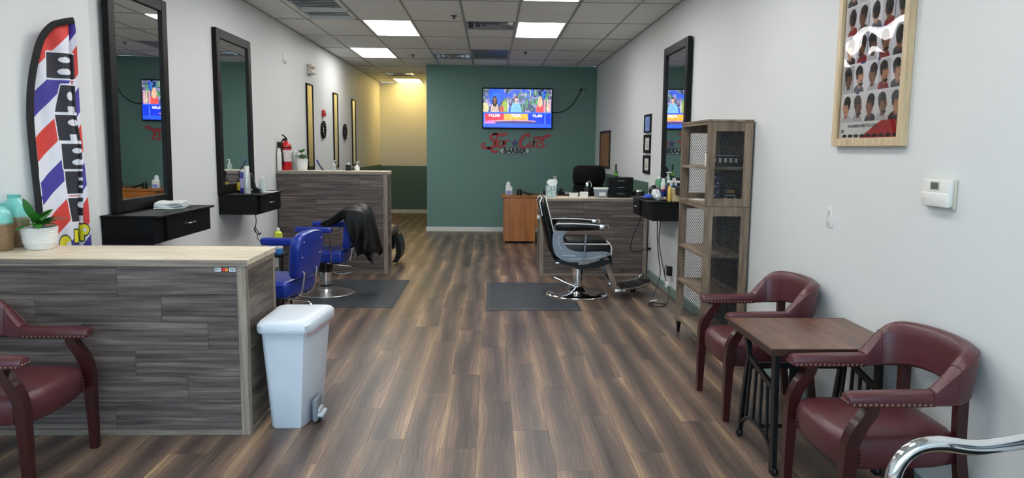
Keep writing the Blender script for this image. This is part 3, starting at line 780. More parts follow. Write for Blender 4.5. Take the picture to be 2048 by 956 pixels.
for (pts, c) in (([(0.22, 0), (pw, 0), (pw, 0.16), (0.44, 0.09), (0.36, 0.06)], (188, 34, 40)), ([(0.0, ph), (0.0, ph*0.8), (0.10, ph)], (190, 40, 44)), ([(0.13, 0.11), (0.16, 0.11), (0.30, 0.62), (0.34, 0.78), (0.28, 0.78)], (40, 60, 140)), ([(0.34, 0.30), (0.40, 0.42), (0.62, 0.80), (0.60, 0.95), (0.40, 0.62)], (34, 54, 132)), ([(0.10, 0.42), (pw, 0.60), (pw, 0.63), (0.08, 0.45)], (40, 60, 140))):
    cv.poly(pts, c)
rs = np.random.RandomState(5)
cw_, ch_ = 0.112, 0.142
for r in range(7):
    for c in range(5):
        x0 = 0.012+c*0.1185; y0 = 0.085+r*0.150
        if y0+ch_ > ph: continue
        g = rs.choice([246, 214, 180, 240, 228]); bgc = (g, g, min(255, g+6)) if r else (236, 236, 236)
        cv.clip = (cv.U >= x0) & (cv.U <= x0+cw_) & (cv.V >= y0) & (cv.V <= y0+ch_)
        cv.rect(x0, y0, x0+cw_, y0+ch_, bgc)
        sk = [(206, 150, 118), (150, 100, 72), (176, 122, 90), (222, 172, 144), (120, 80, 60)][rs.randint(5)]
        sh = [(40, 40, 44), (200, 200, 204), (150, 40, 48), (90, 96, 110), (60, 60, 66)][rs.randint(5)]
        hair = [(24, 20, 20), (40, 28, 22), (30, 26, 26)][rs.randint(3)]
        mx = x0+cw_*(0.5+rs.uniform(-.08, .08)); my = y0+ch_*0.55; s = rs.choice([-1, 1]); back = (r in (2, 3)) and rs.rand() < 0.5
        cv.ell(mx-s*0.012, y0-0.004, cw_*0.50, ch_*0.30, sh)
        cv.rect(mx-0.017, y0+0.02, mx+0.017, my, tuple(int(k*0.85) for k in sk))
        cv.ell(mx, my, 0.034, 0.047, sk)
        if back:
            cv.ell(mx, my+0.012, 0.037, 0.044, hair); cv.ell(mx+s*0.036, my-0.006, 0.006, 0.012, sk)
        else:
            cv.ell(mx-s*0.010, my+0.027, 0.037, 0.030, hair, cv.V > my+0.014)
            cv.ell(mx-s*0.030, my+0.012, 0.012, 0.026, hair)
            cv.ell(mx-s*0.020, my-0.004, 0.006, 0.010, tuple(int(k*0.8) for k in sk))
            cv.ell(mx+s*0.033, my-0.004, 0.006, 0.007, sk)
            for e in (-0.006, 0.017): cv.ell(mx+s*(e+0.006), my+0.006, 0.0055, 0.0025, (24, 20, 20)); cv.ell(mx+s*(e+0.006), my+0.013, 0.0075, 0.002, hair)
            cv.ell(mx+s*0.013, my-0.024, 0.009, 0.0026, (130, 60, 56))
            if rs.rand() < 0.5: cv.ell(mx+s*0.010, my-0.038, 0.022, 0.010, hair, (cv.V < my-0.031)); cv.ell(mx+s*0.013, my-0.019, 0.012, 0.0025, hair)
cv.clip = np.ones_like(cv.clip)
for k in range(9): cv.ell(0.06+k*0.062, 0.012, 0.026, 0.009, (26, 26, 30))
cv.rect(0.02, 0.03, 0.05, 0.034, (30, 30, 30)); cv.rect(0.02, 0.038, 0.05, 0.046, (30, 30, 30))
POST = print_mat('glossy_poster_print', 0.35)
# u=0 is the poster's left as seen from the room (towards +Y)
paint_mesh('poster_sheet', 220, 360, lambda U, V: (np.full_like(U, -0.012), hw-0.042-U*pw, 0.042+V*ph), cv.I, POST, t)
xform(text_mb('THE BARBERS HAIRSTYLE GUIDE', 0.021, 0.0002, 0.0004), T(-0.0126, 0.06, 0.042+0.062) @ FACE_LEFT).build('poster_lettering', mat('poster_ink', rgb(20, 20, 22), 0.5), t)
# wavy clear cover sheet
m, nt, b = base_mat('wavy_clear_cover')
gl = N(nt, 'ShaderNodeBsdfGlossy'); gl.inputs['Roughness'].default_value = 0.01
tr = N(nt, 'ShaderNodeBsdfTransparent'); fz = N(nt, 'ShaderNodeFresnel'); fz.inputs[0].default_value = 1.33
mx = N(nt, 'ShaderNodeMixShader'); nt.links.new(fz.outputs[0], mx.inputs[0]); nt.links.new(tr.outputs[0], mx.inputs[1]); nt.links.new(gl.outputs[0], mx.inputs[2])
nt.links.new(mx.outputs[0], nt.nodes['Material Output'].inputs['Surface'])
r_ = np.random.RandomState(3)
def wavy(U, V):
    x = 0.0055*np.sin(V*7.3+U*2.0+0.6)+0.004*np.sin(U*6.0+V*3.1)+0.0024*np.sin(U*11+V*14+1.0)
    return (-0.020-x*0.45, hw-0.042-U*pw, 0.042+V*ph)
paint_mesh('clear_cover', 40, 60, wavy, np.ones((60, 40, 3)), m, t)

# thermostat, outlets, small wall pieces
t = thing('thermostat', 'white thermostat with a small grey display', 'thermostat', (XR, 3.035, 1.28))
MB().rbox((-0.006, 0, 0.062), (0.010, 0.2, 0.125), 0.004, 2).build('back_plate', BEIGE, t)
MB().rbox((-0.022, 0, 0.066), (0.026, 0.188, 0.112), 0.008, 2).build('housing', PLASTICW, t)
MB().rbox((-0.027, 0, 0.036), (0.026, 0.184, 0.06), 0.007, 2).build('flap', PLASTICW, t)
MB().box((-0.037, -0.033, 0.075), (-0.034, 0.033, 0.113), 0.001).build('display_bezel', BEIGE, t)
MB().box((-0.0385, -0.025, 0.080), (-0.0368, 0.025, 0.107)).build('display', mat('lcd_grey', rgb(92, 102, 98), 0.2), t)
for k in range(4): MB().box((-0.041, 0.062+0.012*(k % 2), 0.035+0.014*(k//2)), (-0.039, 0.068+0.012*(k % 2), 0.039+0.014*(k//2))).build('button', BEIGE, t)
def outlet(y, z, label, side=-1, wx=XR):
    t = thing('wall_outlet', label, 'outlet', (wx, y, z))
    MB().rbox((side*0.003, 0, 0), (0.006, 0.072, 0.115), 0.0025, 2).build('cover_plate', PLASTICW, t)
    for dz in (-0.027, 0.027):
        s_ = MB().rbox((side*0.0065, 0, dz), (0.004, 0.036, 0.034), 0.0018, 2).build('socket', PLASTICW, t)
        MB().box((side*0.0083, -0.009, dz-0.002), (side*0.0088, -0.006, dz+0.009)).box((side*0.0083, 0.006, dz-0.002), (side*0.0088, 0.009, dz+0.009)).ball((side*0.0084, 0, dz-0.009), (0.0005, 0.003, 0.003), 8).build('slots', BLACKP, s_)
    MB().ball((side*0.006, 0, 0), (0.0015, 0.0035, 0.0035), 8).build('screw', STEEL, t)
outlet(4.04, 1.146, 'white wall outlet below the haircut poster')
outlet(8.50, 0.385, 'white wall outlet with a black plug near the barber chair footrest')
# TV -----------------------------------------------------------------
t = thing('television', 'wall mounted flat television showing a game show with three contestants', 'television', (0.478, YG, 1.868), 0)
tw, th_ = 1.262, 0.722
MB().rbox((0, -0.055, th_/2), (tw, 0.05, th_), 0.008, 2).build('case', BLACKP, t)
MB().box((-0.3, -0.03, 0.15), (0.3, -0.0005, 0.55)).build('wall_bracket', BLACKM, t)
sw, sh_ = 1.222, 0.680
cv = Canvas(330, 190, sw, sh_, (40, 60, 150))
n1, n2, n3 = cv.noise((22, 14), 1), cv.noise((60, 22), 2), cv.noise((9, 6), 3)
I = cv.I
fol = np.stack([0.16+0.25*n1+0.12*n2, 0.22+0.42*n2*n1+0.12*n3, 0.42+0.4*n3-0.12*n2], -1)
I[:] = fol
cv.put((n3 > 0.55) & (n1 < 0.55), (36, 84, 214)); cv.put((n2 > 0.7) & (n3 < 0.5), (92, 150, 84)); cv.put((n1 > 0.75), (150, 140, 190)); cv.put((n2 < 0.22) & (n3 < 0.6), (16, 34, 60))
top = 0.27
cv.ell(0.24, 0.60, 0.14, 0.16, (30, 84, 226)); cv.ell(0.22, 0.50, 0.09, 0.12, (38, 100, 236))
for k in range(16): cv.ell(0.70+0.028*k % 0.5, 0.40+0.25*((k*37) % 11)/11, 0.010, 0.06, [(70, 170, 110), (60, 130, 190), (150, 190, 140)][k % 3])
cv.ell(0.03, 0.34, 0.07, 0.10, (206, 196, 150)); cv.ell(0.38, 0.36, 0.05, 0.12, (150, 176, 70)); cv.ell(0.33, 0.32, 0.04, 0.07, (190, 90, 70)); cv.ell(0.44, 0.37, 0.012, 0.16, (196, 200, 210))
for x, body, hairc, sk in ((0.205, (222, 196, 180), (46, 24, 20), (150, 96, 76)), (0.585, (120, 182, 232), (60, 40, 30), (224, 170, 150)), (1.015, (232, 84, 84), (230, 190, 150), (232, 170, 150))):
    cv.clip = cv.V > top
    cv.ell(x, top, 0.100 if x == .585 else 0.072, 0.185, body)
    if x == .205:
        for k in range(14): cv.ell(x-0.06+0.009*k, top+0.03+0.09*((k*5) % 7)/7, 0.007, 0.010, (70, 26, 24))
    if x != .585: cv.ell(x, 0.455, 0.046, 0.085, hairc)
    cv.rect(x-0.014, top+0.15, x+0.014, top+0.20, sk); cv.ell(x, 0.505, 0.026, 0.037, sk); cv.ell(x, 0.533, 0.029, 0.020, hairc, cv.V > 0.522)
for x, c in ((1.10, (236, 150, 160)), (1.15, (206, 196, 150)), (1.19, (230, 170, 190))): cv.ell(x, 0.36, 0.018, 0.15, c)
cv.clip = np.ones_like(cv.clip)
cv.rect(0, 0, sw, top, (24, 70, 230)); cv.rect(0, top-0.012, sw, top+0.004, (60, 110, 230))
cv.rect(0.03, 0.08, 0.37, 0.245, (236, 42, 66)); cv.rect(0.37, 0.115, 0.80, 0.245, (246, 178, 60)); cv.rect(0.80, 0.06, 1.20, 0.245, (14, 52, 220))
for k in range(9): cv.rect(0.39+k*0.045, 0.128+0.01*(k % 3), 0.415+k*0.045, 0.158+0.014*(k % 2), (224, 136, 40))
cv.ell(0.12, 0.085, 0.10, 0.04, (232, 120, 210)); cv.ell(0.55, 0.115, 0.40, 0.022, (212, 150, 170)); cv.ell(0.58, 0.095, 0.38, 0.024, (70, 60, 120))
cv.rect(1.10, 0.05, 1.112, 0.24, (90, 160, 250)); cv.rect(0.0, 0.02, sw, 0.07, (40, 92, 236)); cv.rect(0.012, 0.05, 0.025, 0.24, (90, 170, 250))
cv.I[:] = np.clip(cv.I*(0.88+0.24*cv.noise((80, 40), 9)[..., None]), 0, 1)
TVM = print_mat('television_picture', 0.2, 1.15)
paint_mesh('screen', 330, 190, lambda U, V: ((U-0.5)*sw, np.full_like(U, -0.0815), 0.021+V*sh_), cv.I, TVM, t)
TVT = emit('screen_white_text', (0.9, 0.93, 1, 1), 1.1)
for s_, x in (('$12,500', 0.20), ('$7,050', 0.585), ('$3,450', 0.97)): xform(text_mb(s_, 0.062, 0.0002, 0.002), T(x-sw/2, -0.0822, 0.021+0.212) @ FACE_CAM).build('score_text', TVT, t)
OX = lambda p: (p[0]-0.478, p[1]-YG, p[2]-1.868)
MB().tube(smooth_path([OX(p_) for p_ in [(1.02, 13.355, 2.17), (1.15, 13.36, 2.165), (1.30, 13.365, 2.19), (1.44, 13.365, 2.285), (1.55, 13.365, 2.43), (1.60, 13.365, 2.52), (1.625, 13.365, 2.575)]], 6), 0.0085, 8).build('power_cable', CORD, t)
MB().box((1.122, -0.028, 0.687), (1.167, -0.0005, 0.732), 0.004).build('cable_plug', BLACKP, t)
t = thing('cable_plate', 'dark green cable wall plate right of the television', 'wall plate', (1.70, YG, 2.575))
MB().rbox((0, -0.004, 0), (0.075, 0.008, 0.115), 0.003, 2).build('cover_plate', GREEN, t); MB().ball((-0.0, -0.008, 0), (0.010, 0.006, 0.010), 8).build('socket', BLACKP, t)
# wall sign -----------------------------------------------------------
SR = mat('sign_red_vinyl', rgb(190, 62, 66), 0.5); SRD = mat('sign_dark_red_outline', rgb(142, 52, 56), 0.5)  # darker red vinyl outlines the script strokes
t = thing('wall_sign', 'red script shop sign with purple star and black barber plate on the green wall', 'sign', (0.437, YG, 1.60))
def stroke(pts, w, y0, y1, mb, k=6):
    P = smooth_path([(a, 0, b) for a, b in pts], k); L_ = []; R_ = []
    for i, p in enumerate(P):
        a = Vector(P[max(0, i-1)]); b = Vector(P[min(len(P)-1, i+1)]); d = (b-a).normalized(); n = Vector((-d.z, 0, d.x))
        ww = w*(0.55+0.45*math.sin(PI*min(1, (i+0.6)/len(P))))
        L_.append(Vector(p)+n*ww); R_.append(Vector(p)-n*ww)
    rings = [[(l.x, y0, l.z), (r.x, y0, r.z), (r.x, y1, r.z), (l.x, y1, l.z)] for l, r in zip(L_, R_)]
    mb.loft(rings, smooth=False)
STAR = [[(-0.30, 0.165), (-0.36, 0.175), (-0.42, 0.15), (-0.43, 0.10), (-0.37, 0.045), (-0.36, -0.02), (-0.42, -0.07), (-0.52, -0.08), (-0.585, -0.05), (-0.57, -0.005), (-0.52, 0.0)],
        [(-0.50, -0.075), (-0.44, -0.085), (-0.39, -0.135), (-0.34, -0.15), (-0.30, -0.12)],
        [(-0.40, 0.165), (-0.31, 0.17), (-0.22, 0.16), (-0.13, 0.185)], [(-0.315, 0.15), (-0.335, 0.03), (-0.33, -0.045), (-0.30, -0.05)],
        [(-0.205, 0.04), (-0.235, 0.062), (-0.275, 0.04), (-0.29, -0.01), (-0.27, -0.05), (-0.235, -0.045), (-0.205, 0.0), (-0.20, 0.06), (-0.205, -0.03), (-0.185, -0.05)],
        [(-0.175, 0.06), (-0.18, -0.05)], [(-0.18, 0.0), (-0.15, 0.055), (-0.12, 0.06), (-0.10, 0.04)]]
CUTS = [[(0.24, 0.12), (0.27, 0.165), (0.21, 0.17), (0.14, 0.11), (0.10, 0.02), (0.12, -0.06), (0.19, -0.06), (0.25, -0.005)],
        [(0.285, 0.06), (0.265, -0.02), (0.29, -0.055), (0.33, -0.02), (0.355, 0.06), (0.34, -0.03), (0.37, -0.05)],
        [(0.435, 0.13), (0.405, 0.0), (0.41, -0.05), (0.45, -0.04)], [(0.33, 0.105), (0.42, 0.12), (0.50, 0.105), (0.58, 0.15), (0.63, 0.155), (0.62, 0.125)],
        [(0.535, 0.055), (0.50, 0.065), (0.475, 0.04), (0.51, 0.005), (0.53, -0.03), (0.495, -0.055), (0.455, -0.05)]]
for nm, SS in (('script_word', STAR), ('script_word', CUTS)):
    g = MB(); r = MB()
    for q_, s_ in enumerate(SS):
        k_ = 0.62 if (SS is STAR and q_ >= 4) or (SS is CUTS and q_ in (1, 2, 4)) else 1.0
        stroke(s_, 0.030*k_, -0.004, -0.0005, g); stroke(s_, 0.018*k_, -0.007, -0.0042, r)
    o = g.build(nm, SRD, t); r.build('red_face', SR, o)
st = [((0.08 if k % 2 == 0 else 0.033)*math.sin(k*PI/5), (0.08 if k % 2 == 0 else 0.033)*math.cos(k*PI/5)+0.012) for k in range(10)]
MB().prism(st, -0.006, -0.0005).build('purple_star', mat('sign_purple', rgb(72, 56, 120), 0.5), t)
def pill(w, h, n=10): return [(w/2-h/2+h/2*math.cos(-PI/2+PI*k/n), h/2*math.sin(-PI/2+PI*k/n)) for k in range(n+1)] + [(-w/2+h/2+h/2*math.cos(PI/2+PI*k/n), h/2*math.sin(PI/2+PI*k/n)) for k in range(n+1)]
MB().prism([(x+0.0, z-0.125) for x, z in pill(0.545, 0.118)], -0.003, -0.0005).build('plate_rim', BLACKP, t)
MB().prism([(x+0.0, z-0.125) for x, z in pill(0.52, 0.094)], -0.006, -0.003).build('plate_face', mat('sign_white', rgb(190, 200, 198), 0.5), t)
xform(text_mb('BARBER', 0.108, 0.0008, 0.006, 0.12, sx=1.12), T(0.0, -0.007, -0.125) @ FACE_CAM).build('plate_lettering', BLACKP, t)
# left wall bits
t = thing('emergency_light', 'beige twin head emergency light high on the left wall', 'emergency light', (XL, 10.49, 2.51))
MB().rbox((0.02, 0, 0.07), (0.038, 0.2, 0.05), 0.006, 2).build('housing', BEIGE, t)
MB().rbox((0.035, 0, 0.115), (0.066, 0.22, 0.045), 0.008, 2).build('lamp_head', BEIGE, t); MB().rbox((0.035, 0, 0.025), (0.066, 0.22, 0.045), 0.008, 2).build('lamp_head', BEIGE, t)
t = thing('fire_alarm', 'small red fire alarm strobe on the left wall', 'fire alarm', (XL, 11.27, 1.97))
MB().rbox((0.0205, 0, 0.045), (0.04, 0.13, 0.09), 0.006, 2).build('housing', RED, t); MB().rbox((0.048, 0, 0.06), (0.018, 0.07, 0.035), 0.006, 2).build('strobe_lens', PLASTICW, t)
t = thing('wall_hook', 'clear plastic adhesive hook high on the left wall', 'hook', (XL, 9.22, 2.52))
MB().rbox((0.003, 0, 0.06), (0.005, 0.06, 0.11), 0.002, 2).build('back_plate', PLASTICW, t)
MB().tube(smooth_path([(0.006, 0, 0.05), (0.02, 0, 0.0), (0.035, 0, 0.01), (0.036, 0, 0.03)], 4), 0.005, 6).build('hook_arm', PLASTICW, t)
# ================================================================ WAITING AREA
def superring(cx_, cy_, cz, a, b, e, n=24):
    r = []
    for k in range(n):
        t_ = 2*PI*k/n; c, s = math.cos(t_), math.sin(t_)
        r.append((cx_+a*math.copysign(abs(c)**(2/e), c), cy_+b*math.copysign(abs(s)**(2/e), s), cz))
    return r
def captain_chair(label, loc, rz, group='burgundy waiting chairs'):
    t = thing('captain_chair', label, 'chair', loc, rz, group)
    # seat cushion: bowed front, crowned top
    def outline(sc, z):
        pts = []
        base = [(0.285, 0.0), (0.282, 0.10), (0.268, 0.18), (0.240, 0.232), (0.17, 0.243), (0.05, 0.238), (-0.10, 0.226), (-0.19, 0.20), (-0.215, 0.12), (-0.22, 0.0)]
        full = base + [(x, -y) for x, y in base[-2:0:-1]]
        return [(0.03+(x-0.03)*sc, y*sc, z) for x, y in full]
    MB().loft([outline(0.95, 0.305), outline(1.0, 0.32), outline(1.01, 0.37), outline(1.005, 0.405), outline(0.965, 0.425), outline(0.86, 0.44), outline(0.6, 0.452), outline(0.25, 0.457)]).build('seat', BURG, t)
    for s in (-1, 1):
        y = s*0.262
        path = smooth_path([(0.268, y, 0.0005), (0.266, y, 0.2), (0.262, y, 0.37), (0.252, y, 0.44), (0.222, y, 0.50), (0.192, y, 0.545), (0.186, y, 0.571)], 4)
        n = len(path); wd = [0.034+0.016*min(1, i/8) for i in range(n)]
        MB().sweep(path, wd, [w_*(1.0 if i < n-9 else 0.92) for i, w_ in enumerate(wd)], (0, 1, 0)).build('front_leg', MAHOG, t)
        path = smooth_path([(-0.262, s*0.195, 0.0005), (-0.225, s*0.195, 0.25), (-0.205, s*0.195, 0.4), (-0.200, s*0.195, 0.60)], 4)
        MB().sweep(path, 0.036, 0.042, (0, 1, 0)).build('rear_leg', MAHOG, t)
        arm = MB(); rings = []
        for x, w_, z0, z1 in ((0.285, 0.022, 0.588, 0.604), (0.280, 0.032, 0.577, 0.614), (0.262, 0.038, 0.572, 0.620), (0.10, 0.038, 0.572, 0.624), (-0.02, 0.036, 0.572, 0.626), (-0.045, 0.034, 0.573, 0.626)):
            rings.append([(x, s*0.255+w_*c, (z0+z1)/2+(z1-z0)/2*d) for c, d in ((-1, -0.8), (-0.9, -1), (0.9, -1), (1, -0.8), (1, 0.35), (0.8, 0.85), (0.4, 1), (-0.4, 1), (-0.8, 0.85), (-1, 0.35))])
        a = arm.loft(rings).build('arm_pad', BURG, t)
        nb = MB()
        for k in range(15):
            for d in (-1, 1): nb.ball((0.265-0.0205*k, s*0.255+d*0.0385, 0.581), (0.0065, 0.004, 0.0065), 6)
        for k in range(4): nb.ball((0.284, s*0.255-0.024+0.016*k, 0.587), (0.004, 0.0065, 0.0065), 6)
        nb.build('nailhead_trim', BRASS, a)['kind'] = 'stuff'
        nb = MB()
        for k in range(5): nb.ball((0.258, s*0.208, 0.318+0.016*k), (0.006, 0.006, 0.006), 6); nb.ball((0.205, s*0.245, 0.318+0.016*k), 0.0055, 6)
        nb.build('seat_nails', BRASS, t)['kind'] = 'stuff'
    # wrap-around back band
    half = [(-0.040, 0.257, 0.572, 0.630, 0.034), (-0.055, 0.258, 0.572, 0.642, 0.034), (-0.10, 0.260, 0.572, 0.700, 0.034), (-0.135, 0.258, 0.573, 0.748, 0.034), (-0.175, 0.248, 0.575, 0.783, 0.034), (-0.215, 0.222, 0.58, 0.798, 0.034), (-0.250, 0.175, 0.59, 0.803, 0.034), (-0.272, 0.105, 0.60, 0.806, 0.033), (-0.280, 0.0, 0.605, 0.808, 0.032)]
    half = [(-0.04+(x+0.04)*0.82, y, a, b-0.022*min(1, max(0, (b-0.63)/0.12)), c) for x, y, a, b, c in half]
    P = half + [(x, -y, a, b, c) for x, y, a, b, c in half[-2::-1]]
    sp = smooth_path([(p[0], p[1], p[2]) for p in P], 3); sp2 = smooth_path([(p[3], p[4], 0) for p in P], 3)
    rings = []
    for i, q in enumerate(sp):
        a = Vector(sp[max(0, i-1)]); b = Vector(sp[min(len(sp)-1, i+1)]); d = (b-a); d.z = 0; d.normalize(); n = Vector((d.y, -d.x, 0))
        # outward normal check: away from the chair centre
        if n.dot(Vector((q[0]+0.05, q[1], 0))) < 0: n = -n
        z0, z1, th = q[2], sp2[i][0], sp2[i][1]
        ring = []
        for c, e in ((-0.7, -0.96), (-1, -0.85), (-1.05, -0.3), (-1, 0.4), (-0.95, 0.8), (-0.5, 0.98), (0, 1.0), (0.5, 0.96), (0.9, 0.8), (1.0, 0.4), (1.0, -0.3), (0.95, -0.85), (0.7, -0.96)):
            zz = (z0+z1)/2+(z1-z0)/2*e; lean = 0.018*max(0, (zz-0.60)/0.2)
            ring.append((q[0]+n.x*(c*th+lean-0.02*0), q[1]+n.y*(c*th+lean), zz))
        rings.append(ring)
    bk = MB().loft(rings).build('back_band', BURG, t)
    # piping seams at both ends of the band and along the outer edge
    seam = MB()
    for idx in (9, len(rings)-10):
        r = rings[idx]; seam.tube([r[k] for k in range(1, 12)], 0.0035, 6)
    seam.tube([rings[i][8] for i in range(len(rings))], 0.0035, 6)
    seam.build('welt_piping', BURG, bk)
    return t
captain_chair('burgundy leather captain chair between the oak shelf and the walnut side table', (1.60, 4.205, 0), PI)
captain_chair('burgundy leather captain chair beside the chrome armed chair', (1.615, 2.868, 0), PI)
captain_chair('burgundy leather captain chair in front of the reception counter', (-2.245, 3.33, 0), 0)

# side table ------------------------------------------------------------
t = thing('side_table', 'square dark walnut side table with black iron base between burgundy chairs', 'table', (1.583, 3.485, 0))
tz = 0.628; a, b = 0.308, 0.305
MB().box((-a, -b, tz-0.032), (a, b, tz-0.004), 0.003).build('top_core', WALNUT, t)
def tri_panel(pts, rot):
    cxm = sum(p[0] for p in pts)/len(pts); cym = sum(p[1] for p in pts)/len(pts)
    R = Matrix.Rotation(-rot, 4, 'Z')
    loc = [tuple((R @ Vector((p[0]-cxm, p[1]-cym, 0)))[:2]) for p in pts]
    o = MB().prism(loc, tz-0.004, tz, 'z').build('veneer_panel', WALNUT, t, (cxm, cym, 0)); o.rotation_euler = (0, 0, rot)
g = 0.0006
nst = 4
for qx in (-1, 1):
    for qy in (-1, 1):
        for k in range(nst):
            x0_, x1_ = a*k/nst, a*(k+1)/nst
            pts = [(qx*(x0_+g), qy*g), (qx*(x1_-g), qy*g), (qx*(x1_-g), qy*(b-g)), (qx*(x0_+g), qy*(b-g))]
            if qx*qy < 0: pts = pts[::-1]
            if k == 0: pts = pts
            tri_panel(pts, 0.0 if False else PI/4*qx*qy)
edge = MB().box((-a-0.006, -b-0.006, tz-0.034), (a+0.006, -b, tz+0.0005), 0.002).box((-a-0.006, b, tz-0.034), (a+0.006, b+0.006, tz+0.0005), 0.002).box((-a-0.006, -b, tz-0.034), (-a, b, tz+0.0005), 0.002).box((a, -b, tz-0.034), (a+0.006, b, tz+0.0005), 0.002)
edge.build('top_edge_band', mat('dark_edge_walnut', rgb(58, 36, 28), 0.35, var=0.1), t)
for sx in (-1, 1):
    x = sx*0.245
    fr_ = thing_part = bpy.data.objects.new('side_frame', None); COL.objects.link(fr_); fr_.parent = t
    def prt(mb, n): mb.build(n, BLACKM, fr_)
    for sy in (-1, 1):
        pth = smooth_path([(x, sy*0.25, 0.0005), (x, sy*0.235, 0.06), (x, sy*0.20, 0.25), (x, sy*0.165, 0.40), (x, sy*0.15, 0.46), (x, sy*0.165, 0.52), (x, sy*0.215, 0.585)], 4)
        if sy < 0: pth = smooth_path([(x, -0.225, 0.0005), (x, -0.205, 0.3), (x, -0.19, 0.594)], 4)
        prt(MB().sweep(pth, 0.022, [0.045 if sy < 0 else 0.03]*len(pth), (1, 0, 0)), 'leg')
        prt(MB().ball((x, sy*0.24, 0.022), (0.02, 0.025, 0.02), 8), 'foot')
    prt(MB().sweep([(x, -0.21, 0.578), (x, 0.21, 0.578)], 0.03, 0.03, (1, 0, 0)), 'top_rail')
    prt(MB().sweep([(x, -0.19, 0.40), (x, 0.16, 0.47)], 0.016, 0.03, (1, 0, 0)), 'mid_rail')
    pth = smooth_path([(x, -0.222, 0.06), (x, -0.17, 0.12), (x, -0.05, 0.155), (x, 0.10, 0.15), (x, 0.20, 0.10), (x, 0.235, 0.06)], 5)
    prt(MB().sweep(pth, 0.016, 0.016, (1, 0, 0)), 'lower_arch')
    for k in range(4):
        ya = -0.11+0.075*k
        prt(MB().sweep([(x, ya-0.02+0.02*k, 0.145), (x, ya, 0.415+0.015*k)], 0.012, 0.016, (1, 0, 0)), 'slat')
cr = bpy.data.objects.new('cross_frame', None); COL.objects.link(cr); cr.parent = t
MB().box((-0.245, 0.14, 0.40), (0.245, 0.16, 0.43)).build('stretcher', BLACKM, cr)
MB().box((-0.245, -0.01, 0.565), (0.245, 0.01, 0.595)).build('stretcher', BLACKM, cr)
MB().tube([(-0.245, -0.02, 0.155), (0.245, -0.02, 0.155)], 0.010, 8).build('stretcher', BLACKM, cr)
MB().box((-0.03, 0.145, 0.16), (0.03, 0.158, 0.58)).build('upright', BLACKM, cr)
for k in range(3):
    MB().sweep([(0.09+0.05*k, 0.15, 0.42), (0.10+0.05*k, 0.15, 0.55-0.03*k)], 0.012, 0.012, (0, 1, 0)).build('slat', BLACKM, cr)
MB().sweep([(0.02, 0.15, 0.58), (0.235, 0.15, 0.45)], 0.014, 0.022, (0, 1, 0)).build('brace', BLACKM, cr)

# chrome arm chair (mostly out of frame) ---------------------------------
t = thing('chrome_arm_chair', 'chair with thick polished chrome tube armrest', 'chair', (1.47, 1.79, 0), PI)
for s in (-1, 1):
    y = s*0.262
    MB().tube(smooth_path([(0.235, y, 0.02), (0.245, y, 0.30), (0.262, y, 0.48), (0.258, y, 0.57), (0.215, y, 0.632), (0.14, y, 0.652), (0.03, y, 0.640), (-0.06, y, 0.648), (-0.16, y, 0.664), (-0.20, y, 0.665)], 6), 0.0235, 14).build('arm_tube', CHROME, t)
    MB().tube([(0.235, y, 0.02), (-0.26, y, 0.02)], 0.02, 12).build('floor_tube', CHROME, t)
    MB().tube(smooth_path([(-0.24, y*0.93, 0.02), (-0.215, y*0.93, 0.4), (-0.215, y*0.93, 0.62), (-0.27, y*0.93, 0.90)], 4), 0.014, 10).build('back_tube', BLACKM, t)
MB().rbox((0.02, 0, 0.43), (0.46, 0.46, 0.07), 0.03, 3).build('seat', BVINYL, t)
MB().rbox((-0.25, 0, 0.75), (0.05, 0.44, 0.30), 0.024, 3).build('backrest', BVINYL, t)
MB().tube([(-0.225, -0.245, 0.38), (-0.225, 0.245, 0.38)], 0.012, 8).build('crossbar', BLACKM, t)

